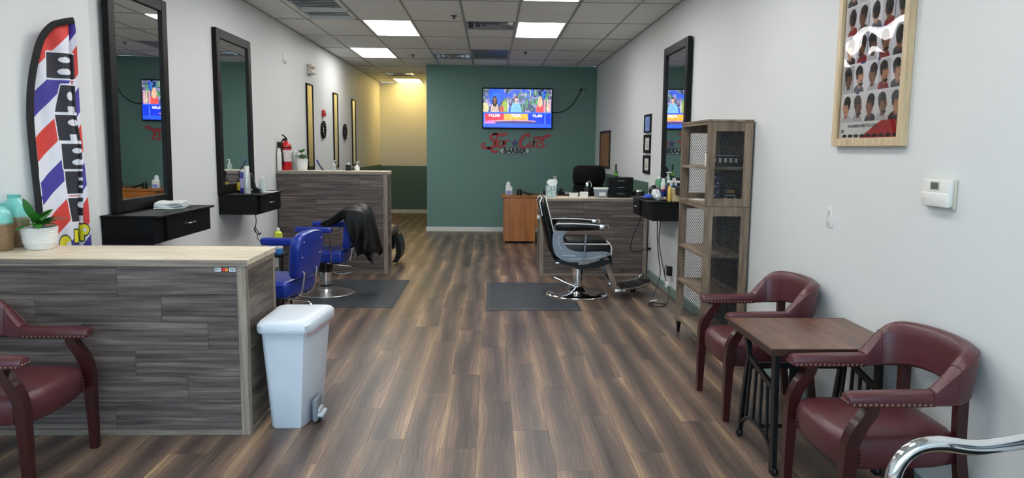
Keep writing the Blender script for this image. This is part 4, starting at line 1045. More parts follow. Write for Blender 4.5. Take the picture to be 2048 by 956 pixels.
# oak display shelf --------------------------------------------------------
t = thing('display_shelf', 'tall narrow oak shelf with metal mesh sides beside the right wall', 'shelf', (1.56, 5.268, 0))
SD, SWd, ST = 0.328, 0.735, 1.718            # depth (x), width (y), top
TH = 0.022
def sbox(n, a_, b_, m=OAK, bev=0.0015): return MB().box(a_, b_, bev).build(n, m, t)
ps = 0.060
for (x0_, y0_, n) in ((0, 0, 'post'), (0, SWd-0.022, 'post'), (SD-0.022, 0, 'post'), (SD-0.022, SWd-0.022, 'post')):
    pass
def mesh_panel(y, x0_, x1_, z0_, z1_, parent):
    mb = MB(); sp_ = 0.0165; w_ = 0.0016; L_ = x1_-x0_; Hh = z1_-z0_; sl = 1.55   # steep diamonds
    n = int((L_*sl+Hh)/(sp_*sl))+2
    for sgn in (1, -1):
        for k in range(n):
            c0 = -L_*sl + k*sp_*sl if sgn > 0 else k*sp_*sl
            # line z = c0 + sgn*sl*(x)
            pts = []
            xa, xb = 0.0, L_
            za, zb = c0+sgn*sl*xa, c0+sgn*sl*xb
            # clip in z
            def clip(x, z):
                if z < 0: return ((0-c0)/(sgn*sl), 0.0)
                if z > Hh: return ((Hh-c0)/(sgn*sl), Hh)
                return (x, z)
            p = clip(xa, za); q = clip(xb, zb)
            if not (-1e-6 <= p[0] <= L_+1e-6 and -1e-6 <= q[0] <= L_+1e-6): continue
            if abs(p[0]-q[0]) < 0.004: continue
            d = Vector((q[0]-p[0], q[1]-p[1])); d.normalize(); nn = (-d.y*w_, d.x*w_)
            yy = y+sgn*0.0006
            v = [(x0_+p[0]+nn[0], yy-0.0005, z0_+p[1]+nn[1]), (x0_+q[0]+nn[0], yy-0.0005, z0_+q[1]+nn[1]), (x0_+q[0]-nn[0], yy-0.0005, z0_+q[1]-nn[1]), (x0_+p[0]-nn[0], yy-0.0005, z0_+p[1]-nn[1])]
            v += [(a_, yy+0.0005, c_) for a_, _, c_ in v]
            mb.add(v, [(0,1,2,3), (7,6,5,4), (0,4,5,1), (2,6,7,3)])
    o = mb.build('mesh_panel', MESHM, parent); return o
MESHM = mat('dark_wire_mesh', rgb(44, 46, 48), 0.5, metal=0.2)
for yy in (0.0, SWd-TH):
    side = bpy.data.objects.new('side_panel', None); COL.objects.link(side); side.parent = t
    def pb(n, a_, b_, m=OAK): MB().box(a_, b_, 0.0015).build(n, m, side)
    for z0_, z1_ in ((0.085, 1.105), (1.107, ST)):
        pb('stile', (0, yy, z0_), (ps, yy+TH, z1_)); pb('stile', (SD-ps, yy, z0_), (SD, yy+TH, z1_))
        pb('rail', (ps, yy+0.001, z1_-0.068), (SD-ps, yy+TH-0.001, z1_)); pb('rail', (ps, yy+0.001, z0_), (SD-ps, yy+TH-0.001, z0_+0.060))
        mesh_panel(yy+TH/2, ps-0.004, SD-ps+0.004, z0_+0.056, z1_-0.064, side)
MB().box((SD-0.012, TH, 0.10), (SD-0.002, SWd-TH, ST-0.02)).build('back_board', mat('dark_back_board', rgb(58, 54, 50), 0.6, var=0.1), t)
for k in range(9): MB().box((SD-0.018, TH+0.03+0.078*k, 0.12), (SD-0.012, TH+0.05+0.078*k, ST-0.04)).build('back_slat', mat('dark_back_slat', rgb(44, 40, 38), 0.6), t)
sbox('top_board', (-0.004, -0.004, ST), (SD+0.002, SWd+0.004, ST+0.016), OAKX)
for z in (1.375, 1.107, 1.083, 0.727, 0.442, 0.115):
    sbox('shelf_board', (0.004, TH+0.0005, z), (SD-0.019, SWd-TH-0.0005, z+0.02), OAKX)
for z in (ST-0.02, ): sbox('front_rail', (0.0, TH, z-0.001), (0.018, SWd-TH, z+0.0185), OAKX)
for x_, y_ in ((0.025, 0.025), (0.025, SWd-0.025), (SD-0.025, 0.025), (SD-0.025, SWd-0.025)):
    MB().loft([superring(x_, y_, 0.0005, 0.010, 0.010, 6, 12), superring(x_, y_, 0.0855, 0.018, 0.018, 6, 12)]).build('foot', BLACKM, t)
# things on the shelf
def carton(name, label, loc, dims, m, extra=None, rz=0):
    t_ = thing(name, label, 'box', loc, rz)
    MB().box((-dims[0]/2, -dims[1]/2, 0), (dims[0]/2, dims[1]/2, dims[2]), 0.002).build('carton', m, t_)
    if extra: extra(t_)
    return t_
BBOX = mat('black_carton', rgb(20, 20, 22), 0.4); NAVY = mat('navy_carton', rgb(30, 38, 70), 0.4); GOLD = mat('gold_print', rgb(220, 180, 70), 0.4)
INKW = mat('white_print', rgb(210, 210, 206), 0.5)
sx, sy = 1.56, 5.268
def ex1(t_):
    for k in range(5): MB().box((-0.09+0.04*k, -0.051, 0.03), (-0.07+0.04*k, -0.0502, 0.062)).build('print_block', INKW, t_)
    MB().box((-0.102, -0.051, 0.078), (0.102, -0.0502, 0.083)).build('print_line', INKW, t_)
carton('product_box', 'flat black carton with white print on the upper display shelf', (sx+0.175, sy+0.18, 1.3955), (0.21, 0.10, 0.088), BBOX, ex1)
def ex2(t_):
    xform(text_mb('LENS', 0.028, 0.0003, 0.0006), T(0.0, -0.0515, 0.085) @ FACE_CAM).build('lettering', GOLD, t_)
    MB().box((-0.04, -0.051, 0.055), (0.04, -0.0502, 0.059)).build('print_line', INKW, t_)
    for s_ in (-0.035, 0.04): MB().lathe([(0.010, 0), (0.014, 0), (0.014, 0.001), (0.010, 0.001), (0.010, 0)], 14, M=T(s_, -0.0505, 0.03) @ Matrix.Rotation(PI/2, 4, 'X')).build('print_ring', INKW, t_)
carton('product_box', 'black carton with gold lettering inside the display shelf', (sx+0.215, sy+0.155, 1.1275), (0.125, 0.10, 0.108), BBOX, ex2)
def ex3(t_):
    for k in range(8): MB().box((-0.03+0.02*(k % 3), -0.046, 0.03+0.022*k), (-0.018+0.02*(k % 3), -0.0455, 0.04+0.022*k)).build('print_block', INKW, t_)
carton('product_box', 'tall navy speckled carton next to the gold lettered box', (sx+0.105, sy+0.16, 1.1275), (0.075, 0.09, 0.212), NAVY, ex3)
t_ = thing('paper_sheets', 'loose white paper sheets on the middle shelf board', 'paper', (sx+0.10, sy+0.46, 1.1275), 0.3)
for k in range(3):
    o = MB().box((-0.075, -0.10, 0.0006*k+0.0002), (0.075, 0.10, 0.0006*k+0.0006)).build('sheet', PLASTICW, t_); o.rotation_euler = (0, 0, 0.15*k)
tag(MB().box((sx+0.03, sy+0.10, 1.3957), (sx+0.036, sy+0.16, 1.49), 0.001).build('white_card', PLASTICW), 'small white card standing at the front of the upper shelf', 'card')

# pedal bin ----------------------------------------------------------------
t = thing('pedal_bin', 'white plastic pedal bin with pink bag beside the reception counter', 'trash can', (-1.062, 3.99, 0))
def rrect(x0_, y0_, x1_, y1_, z, r, n=4, ch=None):
    out = []
    for q, (cx_, cy_, a0) in enumerate(((x1_-r, y1_-r, 0), (x0_+r, y1_-r, PI/2), (x0_+r, y0_+r, PI), (x1_-r, y0_+r, 1.5*PI))):
        rr = r
        for k in range(n+1):
            a_ = a0+PI/2*k/n; out.append((cx_+rr*math.cos(a_), cy_+rr*math.sin(a_), z))
    return out
rg = []
for z, x0_, x1_, y0_, y1_ in ((0.0005, -0.108, 0.098, -0.150, 0.15), (0.01, -0.114, 0.104, -0.156, 0.16), (0.28, -0.130, 0.122, -0.172, 0.19), (0.545, -0.146, 0.140, -0.190, 0.22)):
    r = rrect(x0_, y0_, x1_, y1_, z, 0.035)
    # broad chamfer at the front right corner
    r = [(min(p[0], 0.42*(p[1]-y0_)+x1_-0.075+0.02), p[1], p[2]) for p in r]
    rg.append(r)
MB().loft(rg).build('body', CANW, t)
rg = []
for z, x0_, x1_, y0_, y1_ in ((0.537, -0.158, 0.160, -0.215, 0.245), (0.545, -0.163, 0.164, -0.220, 0.25), (0.580, -0.163, 0.163, -0.220, 0.25), (0.597, -0.150, 0.150, -0.205, 0.235), (0.605, -0.11, 0.11, -0.15, 0.19), (0.609, -0.05, 0.05, -0.06, 0.1)):
    r = rrect(x0_, y0_, x1_, y1_, z, 0.05 if z < 0.6 else 0.04)
    r = [(min(p[0], 0.55*(p[1]-y0_)+x1_-0.085+0.02), p[1], p[2]+0.02*(p[1]+0.2 if z > 0.56 else 0)*0.3) for p in r]
    rg.append(r)
MB().loft(rg).build('lid', CANW, t)
rg = [rrect(-0.10, -0.17, 0.146, 0.21, 0.515, 0.04), rrect(-0.10, -0.17, 0.149, 0.215, 0.53, 0.04), rrect(-0.10, -0.17, 0.145, 0.21, 0.538, 0.04)]
MB().loft([[(min(p[0], 0.42*(p[1]+0.19)+0.088), p[1], p[2]) for p in r] for r in rg]).build('bag_rim', PINK, t)
PED = mat('pale_grey_plastic', rgb(176, 184, 192), 0.4)
MB().rbox((0.108, -0.03, 0.075), (0.03, 0.13, 0.13), 0.014, 3).build('pedal_recess', mat('recess_shade_grey', rgb(120, 128, 136), 0.5), t)  # block in darker grey, the shade of the recess put into its colour
MB().rbox((0.130, -0.03, 0.045), (0.05, 0.11, 0.022), 0.010, 3).build('pedal', PED, t)
MB().rbox((0.120, -0.03, 0.066), (0.03, 0.09, 0.030), 0.010, 3).build('pedal_arm', PED, t)

# ================================================================ STYLING STATIONS
def mat_with_notch(label, x0_, x1_, y0_, y1_, ncx, ncy, nr, side):
    t_ = thing('floor_mat', label, 'mat', ((x0_+x1_)/2, (y0_+y1_)/2, 0), 0, 'anti fatigue salon mats')
    X, Y_ = (x0_+x1_)/2, (y0_+y1_)/2
    edge_x = x1_ if side > 0 else x0_
    dx = edge_x-ncx; half = math.sqrt(max(0.0, nr*nr-dx*dx)) if abs(dx) < nr else 0
    def outline(ins, z):
        a0, a1, b0, b1 = x0_+ins, x1_-ins, y0_+ins, y1_-ins; R = nr+ins
        e = a1 if side > 0 else a0; d_ = e-ncx; hh = math.sqrt(R*R-d_*d_)
        pts = []
        if side > 0:
            pts = [(a0, b0), (a1, b0)]
            s0 = math.atan2(-hh, d_); s1 = math.atan2(hh, d_)-2*PI
            for k in range(25):
                q = s0+(s1-s0)*k/24; pts.append((ncx+R*math.cos(q), ncy+R*math.sin(q)))
            pts += [(a1, b1), (a0, b1)]
        else:
            pts = [(a1, b1), (a0, b1)]
            s0 = math.atan2(hh, d_); s1 = math.atan2(-hh, d_)
            if s0 < s1: s0 += 2*PI
            for k in range(25):
                q = s0+(s1-s0)*k/24; pts.append((ncx+R*math.cos(q), ncy+R*math.sin(q)))
            pts += [(a0, b0), (a1, b0)]
        return [(p[0]-X, p[1]-Y_, z) for p in pts]
    MB().loft([outline(0, 0.0005), outline(0, 0.004), outline(0.035, 0.013)], smooth=False).build('mat_body', RUBBER, t_)
mat_with_notch('charcoal rubber mat under the black barber chair', -0.03, 0.87, 6.76, 8.20, 0.92, 7.52, 0.345, 1)
mat_with_notch('charcoal rubber mat under the black caped blue styling chair', -1.80, -0.92, 6.87, 8.33, -1.70, 7.60, 0.30, -1)

# ---- black barber chair (faces +X)
t = thing('barber_chair', 'black barber chair with white piping, grey side panels and chrome base', 'barber chair', (0.92, 7.55, 0))
MB().lathe([(0.0, 0.0005), (0.325, 0.0005), (0.332, 0.012), (0.325, 0.022), (0.28, 0.034), (0.18, 0.052), (0.10, 0.068), (0.075, 0.09), (0.0, 0.09)], 48).build('base_disc', CHROME, t)
MB().lathe([(0.052, 0.085), (0.052, 0.20), (0.058, 0.205), (0.058, 0.315), (0.0, 0.315)], 28).build('pump_column', CHROME, t)
MB().tube(smooth_path([(0.0, -0.05, 0.095), (-0.10, -0.06, 0.13), (-0.21, -0.07, 0.185), (-0.255, -0.07, 0.20)], 5), [0.011]*15+[0.017], 10).build('pump_lever', CHROME, t)
MB().prism([(-0.27, 0.40), (-0.25, 0.375), (-0.10, 0.335), (-0.02, 0.302), (0.18, 0.315), (0.30, 0.368), (0.30, 0.40)], -0.22, 0.22).build('under_frame', BLACKM, t)
# seat with channels
st_ = MB().rbox((0.055, 0, 0.505), (0.50, 0.47, 0.145), 0.05, 4).build('seat', BVINYL, t)
rb = MB()
for k in range(5): rb.rbox((0.055, -0.16+0.08*k, 0.582), (0.42, 0.074, 0.05), 0.022, 3)
rb.build('seat_channel', BVINYL, st_)
def loop(x0_, x1_, y0_, y1_, z, r): return [(p[0], p[1], p[2]) for p in rrect(x0_, y0_, x1_, y1_, z, r, 5)]
MB().tube(loop(-0.185, 0.300, -0.225, 0.225, 0.562, 0.05), 0.0065, 6, True).build('seat_piping', PIPING, st_)
pf = smooth_path([(0.296, -0.228, 0.56), (0.312, -0.228, 0.52), (0.306, -0.228, 0.45)], 4); MB().tube(pf, 0.0065, 6).build('seat_piping', PIPING, st_)
# backrest leaning back
bo = bpy.data.objects.new('backrest', None)
prof = [(-0.185, 0.445), (-0.250, 0.70), (-0.355, 1.00)]
def back_rings():
    rings = []
    for s_, (zz) in enumerate(np.linspace(0, 1, 14)):
        z = 0.44+0.585*zz; xf = -0.205-0.150*zz-0.0*zz; th = 0.105-0.02*zz
        w_ = 0.235-0.02*(1-zz)
        if zz > 0.9: w_ *= (1-((zz-0.9)/0.1)**2*0.22); th *= (1-((zz-0.9)/0.1)**2*0.5)
        if zz < 0.06: th *= 0.7
        rings.append([(xf-th/2+dx*th/2, dy*w_, z) for dx, dy in ((1, -0.72), (1, 0.72), (0.8, 0.93), (0.3, 1), (-0.4, 1), (-0.85, 0.9), (-1, 0.6), (-1, -0.6), (-0.85, -0.9), (-0.4, -1), (0.3, -1), (0.8, -0.93))])
    return rings
BR = back_rings()
bk = MB().loft(BR).build('backrest', BVINYL, t)
MB().tube([BR[i][11] for i in range(14)] + [BR[13][0], BR[13][1]] + [BR[13-i][2] for i in range(14)], 0.0065, 6).build('back_piping', PIPING, bk)
MB().tube([BR[i][8] for i in range(9, 14)] + [BR[13][7], BR[13][6]] + [BR[13-i][5] for i in range(5)], 0.0065, 6).build('back_piping', PIPING, bk)
MB().rbox((-0.415, 0, 0.815), (0.035, 0.12, 0.035), 0.008, 2).build('headrest_clamp', PLASTICW, bk)
for s_ in (-1, 1):
    y = s_*0.275
    rings = []
    for x, z0_, z1_, w_ in ((-0.262, 0.715, 0.778, 0.028), (-0.25, 0.706, 0.792, 0.034), (-0.1, 0.704, 0.796, 0.038), (0.06, 0.710, 0.788, 0.038), (0.17, 0.716, 0.774, 0.036)):
        rings.append([(x, y+c*w_, (z0_+z1_)/2+(z1_-z0_)/2*d) for c, d in ((-1, -0.7), (-0.7, -1), (0.7, -1), (1, -0.7), (1, 0.6), (0.7, 1), (-0.7, 1), (-1, 0.6))])
    ar = MB().loft(rings).build('arm_pad', BVINYL, t)
    for e in (4, 7): MB().tube([r[e] for r in rings], 0.006, 6).build('arm_piping', PIPING, ar)
    MB().rbox((0.216, y, 0.746), (0.092, 0.072, 0.043), 0.006, 2).build('arm_end_cap', CHROME, ar)
    poly = smooth2([(-0.150, 0.702), (-0.274, 0.700), (-0.292, 0.57), (-0.258, 0.458), (-0.166, 0.398), (-0.032, 0.386), (0.161, 0.415), (0.276, 0.458), (0.282, 0.482), (0.20, 0.495), (-0.034, 0.492), (-0.144, 0.532), (-0.188, 0.605), (-0.183, 0.665)], 3)[:-1]
    sp_ = MB().prism(poly, y-s_*0.018, y+s_*0.018).build('side_panel', GREYMET, t)
    for pts in ([(-0.225, 0.655), (-0.235, 0.58), (-0.20, 0.51)], [(-0.20, 0.452), (-0.06, 0.450)], [(-0.12, 0.415), (0.10, 0.425), (0.20, 0.452)]):
        MB().tube(smooth_path([(a_, y+s_*0.019, b_) for a_, b_ in pts], 4), 0.006, 6).build('panel_rib', mat('pale_aluminium', rgb(176, 184, 192), 0.35, metal=0.4), sp_)
    MB().lathe([(0, 0), (0.010, 0), (0.010, 0.006), (0, 0.006)], 12, M=T(0.262, y+s_*0.017, 0.47) @ Matrix.Rotation(s_*-PI/2, 4, 'X')).build('bolt', CHROME, sp_)
    MB().sweep([(0.26, s_*0.20, 0.42), (0.30, s_*0.20, 0.28), (0.345, s_*0.20, 0.14), (0.36, s_*0.20, 0.09)], 0.018, 0.052, (0, 1, 0)).build('footrest_arm', CHROME, t)
    MB().rbox((0.415, s_*0.20, 0.078), (0.115, 0.03, 0.034), 0.006, 2).build('footrest_hinge', STEEL, t)
MB().tube([(0.02, -0.305, 0.377), (0.028, -0.31, 0.52), (0.038, -0.31, 0.663)], [0.007, 0.008, 0.010], 8).build('recline_lever', GREYMET, t)
MB().prism([(-0.03, 0.36), (0.05, 0.365), (0.18, 0.405), (0.18, 0.43), (0.05, 0.40), (-0.03, 0.385)], -0.29, -0.27).build('lever_bracket', CHROME, t)
MB().rbox((-0.235, -0.25, 0.372), (0.05, 0.03, 0.025), 0.008, 2).build('rear_bolt', CHROME, t)
MB().rbox((0.318, 0, 0.30), (0.025, 0.36, 0.26), 0.012, 2).build('leg_pad', BVINYL, t)
# ribbed footplate
fpx = [(0.44, 0.088), (0.52, 0.094), (0.62, 0.112), (0.70, 0.150), (0.725, 0.176)]
fp = MB().sweep(smooth_path([(x, 0, z) for x, z in fpx], 4), 0.40, 0.012, (0, 1, 0)).build('footplate', BLACKM, t)
q = smooth_path([(x, 0, z+0.008) for x, z in fpx], 5)
for i in range(0, len(q), 1): MB().tube([(q[i][0], -0.19, q[i][2]), (q[i][0], 0.19, q[i][2])], 0.0045, 6).build('footplate_rib', BLACKP, fp)
for s_ in (-1, 1):
    MB().tube([(p[0], s_*0.205, p[2]+(0.004 if i % 2 else -0.003)) for i, p in enumerate(q)], 0.008, 6).build('footplate_edge', CHROME, fp)
MB().box((0.56, -0.03, 0.03), (0.61, 0.03, 0.095), 0.004).build('footplate_stop', BLACKP, t)

# ---- blue styling chairs (local front = +X)
def styling_chair(label, loc, rz, hs, R=0.29):
    t = thing('styling_chair', label, 'salon chair', loc, rz, 'blue vinyl styling chairs')
    MB().lathe([(0.0, 0.0005), (R-0.005, 0.0005), (R, 0.010), (R-0.006, 0.018), (R*0.7, 0.030), (0.10, 0.042), (0.075, 0.055), (0.0, 0.055)], 40).build('base_disc', STEEL, t)
    MB().lathe([(0.072, 0.05), (0.072, 0.085), (0.062, 0.09), (0.062, hs-0.235), (0.0, hs-0.235)], 28).build('pump_column', CHROME, t)
    MB().lathe([(0.064, 0.088), (0.067, 0.09), (0.067, 0.098), (0.064, 0.1), (0.064, 0.088)], 28).build('column_collar', BLACKP, t)
    MB().lathe([(0.0, hs-0.24), (0.074, hs-0.24), (0.076, hs-0.12), (0.0, hs-0.12)], 28).build('pump_boot', BLACKP, t)
    MB().tube(smooth_path([(-0.06, 0.07, hs-0.20), (-0.16, 0.13, hs-0.235), (-0.28, 0.10, hs-0.235), (-0.31, 0.0, hs-0.215), (-0.24, -0.06, hs-0.19), (-0.07, -0.06, hs-0.175)], 5), 0.006, 8).build('pump_handle', CHROME, t)
    st_ = MB().rbox((0.01, 0, hs-0.06), (0.50, 0.49, 0.125), 0.035, 4).build('seat', BLUE, t)
    MB().tube(loop(-0.238, 0.258, -0.243, 0.243, hs-0.025, 0.04), 0.004, 6, True).build('seat_welt', BLUE, st_)
    MB().box((-0.2, -0.16, hs-0.135), (0.2, 0.16, hs-0.123)).build('seat_plate', BLACKM, t)
    half = [(0.0, 0.0), (0.15, 0.0), (0.195, 0.02), (0.215, 0.07), (0.232, 0.16), (0.240, 0.25), (0.228, 0.315), (0.19, 0.362), (0.12, 0.385), (0.0, 0.392)]
    hp = smooth2(half, 3); hp = [(a_*0.94, b_*0.87) for a_, b_ in hp]; full = hp + [(-a_, b_) for a_, b_ in hp[-2:0:-1]]
    def ring(x, sc, lean=0.13):
        return [(x-(0.0+(0.17+(b_-0.17)*sc))*lean, a_*sc, hs+0.012+0.17+(b_-0.17)*sc) for a_, b_ in full]
    bk = MB().loft([ring(-0.300, 0.90), ring(-0.297, 0.955), ring(-0.285, 0.99), ring(-0.262, 1.0), ring(-0.236, 0.985), ring(-0.222, 0.93), ring(-0.215, 0.80), ring(-0.212, 0.5), ring(-0.211, 0.2)]).build('backrest', BLUE, t)
    for a_, b_ in ((0.155, 0.27), (-0.155, 0.27), (0.155, 0.16), (-0.155, 0.16), (0.12, 0.05), (-0.12, 0.05)):
        MB().ball((-0.301-b_*0.13, a_, hs+0.012+b_), (0.004, 0.006, 0.006), 6).build('screw_head', PLASTICW, bk)
    for s_ in (-1, 1):
        y = s_*0.285
        rings = []
        for x, z0_, z1_, w_ in ((0.215, 0.206, 0.236, 0.016), (0.205, 0.196, 0.246, 0.030), (0.175, 0.192, 0.250, 0.036), (0.0, 0.192, 0.250, 0.036), (-0.12, 0.192, 0.248, 0.034), (-0.15, 0.196, 0.242, 0.028)):
            rings.append([(x, y+c*w_, hs+(z0_+z1_)/2+(z1_-z0_)/2*d) for c, d in ((-1, -0.5), (-0.6, -1), (0.6, -1), (1, -0.5), (1, 0.5), (0.6, 1), (-0.6, 1), (-1, 0.5))])
        MB().loft(rings).build('arm_pad', BLUE, t)
        MB().sweep(smooth_path([(-0.08, y, hs+0.194), (-0.12, y*0.96, hs+0.08), (-0.14, y*0.93, hs-0.06), (-0.12, y*0.85, hs-0.118), (-0.05, y*0.5, hs-0.125)], 4), 0.026, 0.008, (0, 1, 0)).build('arm_bracket', CHROME, t)
        MB().tube(smooth_path([(-0.05, s_*0.11, hs-0.130), (-0.22, s_*0.11, hs-0.130), (-0.275, s_*0.11, hs-0.10), (-0.300, s_*0.11, hs-0.03), (-0.312, s_*0.11, hs+0.06)], 5), 0.009, 8).build('back_bracket', CHROME, t)
    MB().tube(smooth_path([(0.15, -0.10, hs-0.13), (0.30, -0.12, 0.20), (0.36, -0.14, 0.12), (0.38, 0.0, 0.12), (0.36, 0.14, 0.12), (0.30, 0.12, 0.20), (0.15, 0.10, hs-0.13)], 5), 0.011, 8).build('footrest', CHROME, t)
    return t
styling_chair('blue vinyl styling chair pumped high behind the reception counter', (-1.625, 5.42, 0), PI-0.17, 0.555)
c2 = styling_chair('blue vinyl styling chair with a black cape over its back', (-1.70, 7.55, 0), PI-0.06, 0.475)
# cape draped over the second chair (world coordinates: the chair's back points to +X)
hs = 0.475
prof_c = smooth_path([(-1.72, 0, 0.735), (-1.66, 0, 0.755), (-1.60, 0, 0.79), (-1.535, 0, 0.845), (-1.46, 0, 0.895), (-1.38, 0, 0.91), (-1.30, 0, 0.895), (-1.25, 0, 0.85), (-1.215, 0, 0.75), (-1.18, 0, 0.62), (-1.16, 0, 0.52), (-1.17, 0, 0.46)], 4)
nv = len(prof_c); nw = 64
def cape_pos(i, j):
    v = i/(nv-1); u = j/(nw-1); p = prof_c[i]
    c = min(1, max(0, (u-0.28)/0.44)); e = max(0, abs(u-0.5)*2-0.44)/0.56      # c across the back, e down the side curtains
    D = 0.06 if v < 0.36 else (0.06+0.40*min(1, (v-0.36)/0.16))
    D = max(0.05, min(D, p[2]-0.41-0.05*math.sin(v*13)))
    fold = 0.020*math.sin(u*19+v*4)+0.012*math.sin(u*33-v*7+1.3)
    y = 7.275+0.53*c
    side = -1 if u < 0.5 else 1
    z = p[2]-D*e; x = p[0]+fold*(0.3+0.8*max(0, v-0.4))
    y += side*(0.03*math.sin(PI*e*0.6)+0.020*e*math.sin(v*38+u*4)+0.012*e*math.sin(v*61))
    if v < 0.4:
        w_ = (0.4-v)/0.4; y = 7.275+0.53*(c*(1-0.5*w_)+0.40*w_) + side*0.02*e
    z += 0.016*math.sin(u*23+v*9)*(1-e)*(1 if v < 0.7 else 0.2)
    if v > 0.85: z += (v-0.85)/0.15*(0.05*math.sin(u*7)-0.02*math.sin(u*17))
    return (x, y, z)
V = [cape_pos(i, j) for i in range(nv) for j in range(nw)]
Fq = [(i*nw+j, i*nw+j+1, (i+1)*nw+j+1, (i+1)*nw+j) for i in range(nv-1) for j in range(nw-1)]
mb = MB(); mb.v = V; mb.f = [list(f) for f in Fq]; mb.s = [True]*len(Fq)
cape = tag(mb.build('barber_cape', CAPE), 'black nylon cutting cape draped over the blue chair back', 'cape')
sm = cape.modifiers.new('thick', 'SOLIDIFY'); sm.thickness = 0.003

# ---- reclining chair behind the partition
t = thing('reclining_chair', 'black reclining chair leg rest showing past the tall partition', 'salon chair', (-1.62, 9.58, 0))
MB().rbox((0.02, 0, 0.43), (0.56, 0.5, 0.15), 0.05, 3).build('seat', BVINYL, t)
MB().loft([[(x+dx, y, z) for dx, y in ((-0.03, -0.22), (0.035, -0.22), (0.035, 0.22), (-0.03, 0.22))] for x, z in ((0.395, 0.05), (0.425, 0.09), (0.445, 0.17), (0.44, 0.27), (0.415, 0.35), (0.39, 0.385))]).build('leg_rest', BVINYL, t)
MB().rbox((0.335, 0, 0.435), (0.15, 0.46, 0.13), 0.06, 4).build('knee_roll', mat('brown_vinyl', rgb(64, 54, 44), 0.4), t)
MB().rbox((-0.36, 0, 0.80), (0.12, 0.5, 0.66), 0.05, 3).build('backrest', BVINYL, t)
MB().lathe([(0, 0.0005), (0.28, 0.0005), (0.27, 0.02), (0.09, 0.05), (0.06, 0.08), (0.06, 0.36), (0, 0.36)], 28).build('pedestal', STEEL, t)
MB().box((0.30, -0.05, 0.20), (0.37, 0.05, 0.37)).build('leg_rest_link', BLACKM, t)

# ---- honey oak desk and office chair
t = thing('office_desk', 'honey oak desk in front of the green wall', 'desk', (0.185, 11.74, 0))
MB().box((0, -0.015, 0.735), (1.50, 0.66, 0.765), 0.004).build('desk_top', mat('honey_oak_top', rgb(170, 104, 50), 0.28, var=0.1, vscale=20), t)
MB().box((0.03, 0.0, 0.0305), (0.54, 0.022, 0.735), 0.002).build('front_panel', HONEY, t)
MB().box((0.545, 0.0, 0.25), (1.45, 0.018, 0.735), 0.002).build('modesty_panel', HONEY, t)
MB().box((0.032, 0.022, 0.0005), (0.055, 0.62, 0.735)).build('end_panel', HONEY, t); MB().box((0.517, 0.022, 0.0005), (0.54, 0.62, 0.735)).build('end_panel', HONEY, t)
MB().box((1.43, 0.018, 0.0005), (1.452, 0.62, 0.735)).build('end_panel', HONEY, t)
for k in range(3): MB().box((0.06, 0.60, 0.05+0.22*k), (0.512, 0.62, 0.26+0.22*k), 0.003).build('drawer', HONEY, t)
BFAB = mat('black_fabric', rgb(8, 8, 9), 0.75, spec=0.2, bump=0.1)
t = thing('office_chair', 'black high back office chair behind the work counter', 'office chair', (1.41, 10.6, 0), 0.10)
def obr(z, w_, y0_, th): return [(w_*dx, y0_+th*dy, z) for dx, dy in ((-0.8, -1), (0.8, -1), (0.97, -0.6), (1, 0), (0.97, 0.6), (0.8, 1), (-0.8, 1), (-0.97, 0.6), (-1, 0), (-0.97, -0.6))]
MB().loft([obr(z, w_, y0_, th) for z, w_, y0_, th in ((0.56, 0.20, 0.0, 0.03), (0.60, 0.25, 0.0, 0.05), (0.75, 0.255, -0.01, 0.055), (0.92, 0.225, -0.03, 0.055), (1.01, 0.212, -0.04, 0.05))]).build('backrest', BFAB, t)
MB().loft([obr(z, w_, y0_, th) for z, w_, y0_, th in ((1.012, 0.20, -0.045, 0.04), (1.03, 0.225, -0.05, 0.06), (1.12, 0.238, -0.06, 0.065), (1.22, 0.236, -0.07, 0.06), (1.265, 0.215, -0.072, 0.05), (1.285, 0.17, -0.072, 0.03))]).build('head_cushion', BFAB, t)
MB().rbox((0, 0.28, 0.50), (0.52, 0.52, 0.11), 0.05, 3).build('seat', BVINYL, t)
MB().box((-0.05, 0.0, 0.43), (0.05, 0.40, 0.445)).box((-0.04, -0.05, 0.43), (0.04, 0.0, 0.62)).build('seat_bracket', BLACKM, t)
MB().tube([(0, 0.25, 0.10), (0, 0.25, 0.44)], 0.028, 14).build('gas_lift', BLACKM, t)
for k in range(5):
    a_ = 2*PI*k/5+0.3; c, s_ = math.cos(a_), math.sin(a_)
    leg = MB().bar((0.03*c, 0.25+0.03*s_, 0.11), (0.30*c, 0.25+0.30*s_, 0.075), 0.045, 0.03).build('base_leg', BLACKP, t)
    MB().lathe([(0, -0.02), (0.028, -0.02), (0.03, 0), (0.028, 0.02), (0, 0.02)], 14, M=T(0.30*c, 0.25+0.30*s_, 0.031) @ Matrix.Rotation(PI/2, 4, 'X')).build('caster', BLACKP, leg)
for s_ in (-1, 1):
    MB().tube(smooth_path([(s_*0.24, 0.12, 0.47), (s_*0.31, 0.12, 0.52), (s_*0.31, 0.13, 0.68)], 4), 0.016, 8).build('arm_post', BLACKP, t)
    MB().rbox((s_*0.31, 0.20, 0.70), (0.07, 0.28, 0.04), 0.018, 2).build('arm_pad', BVINYL, t)
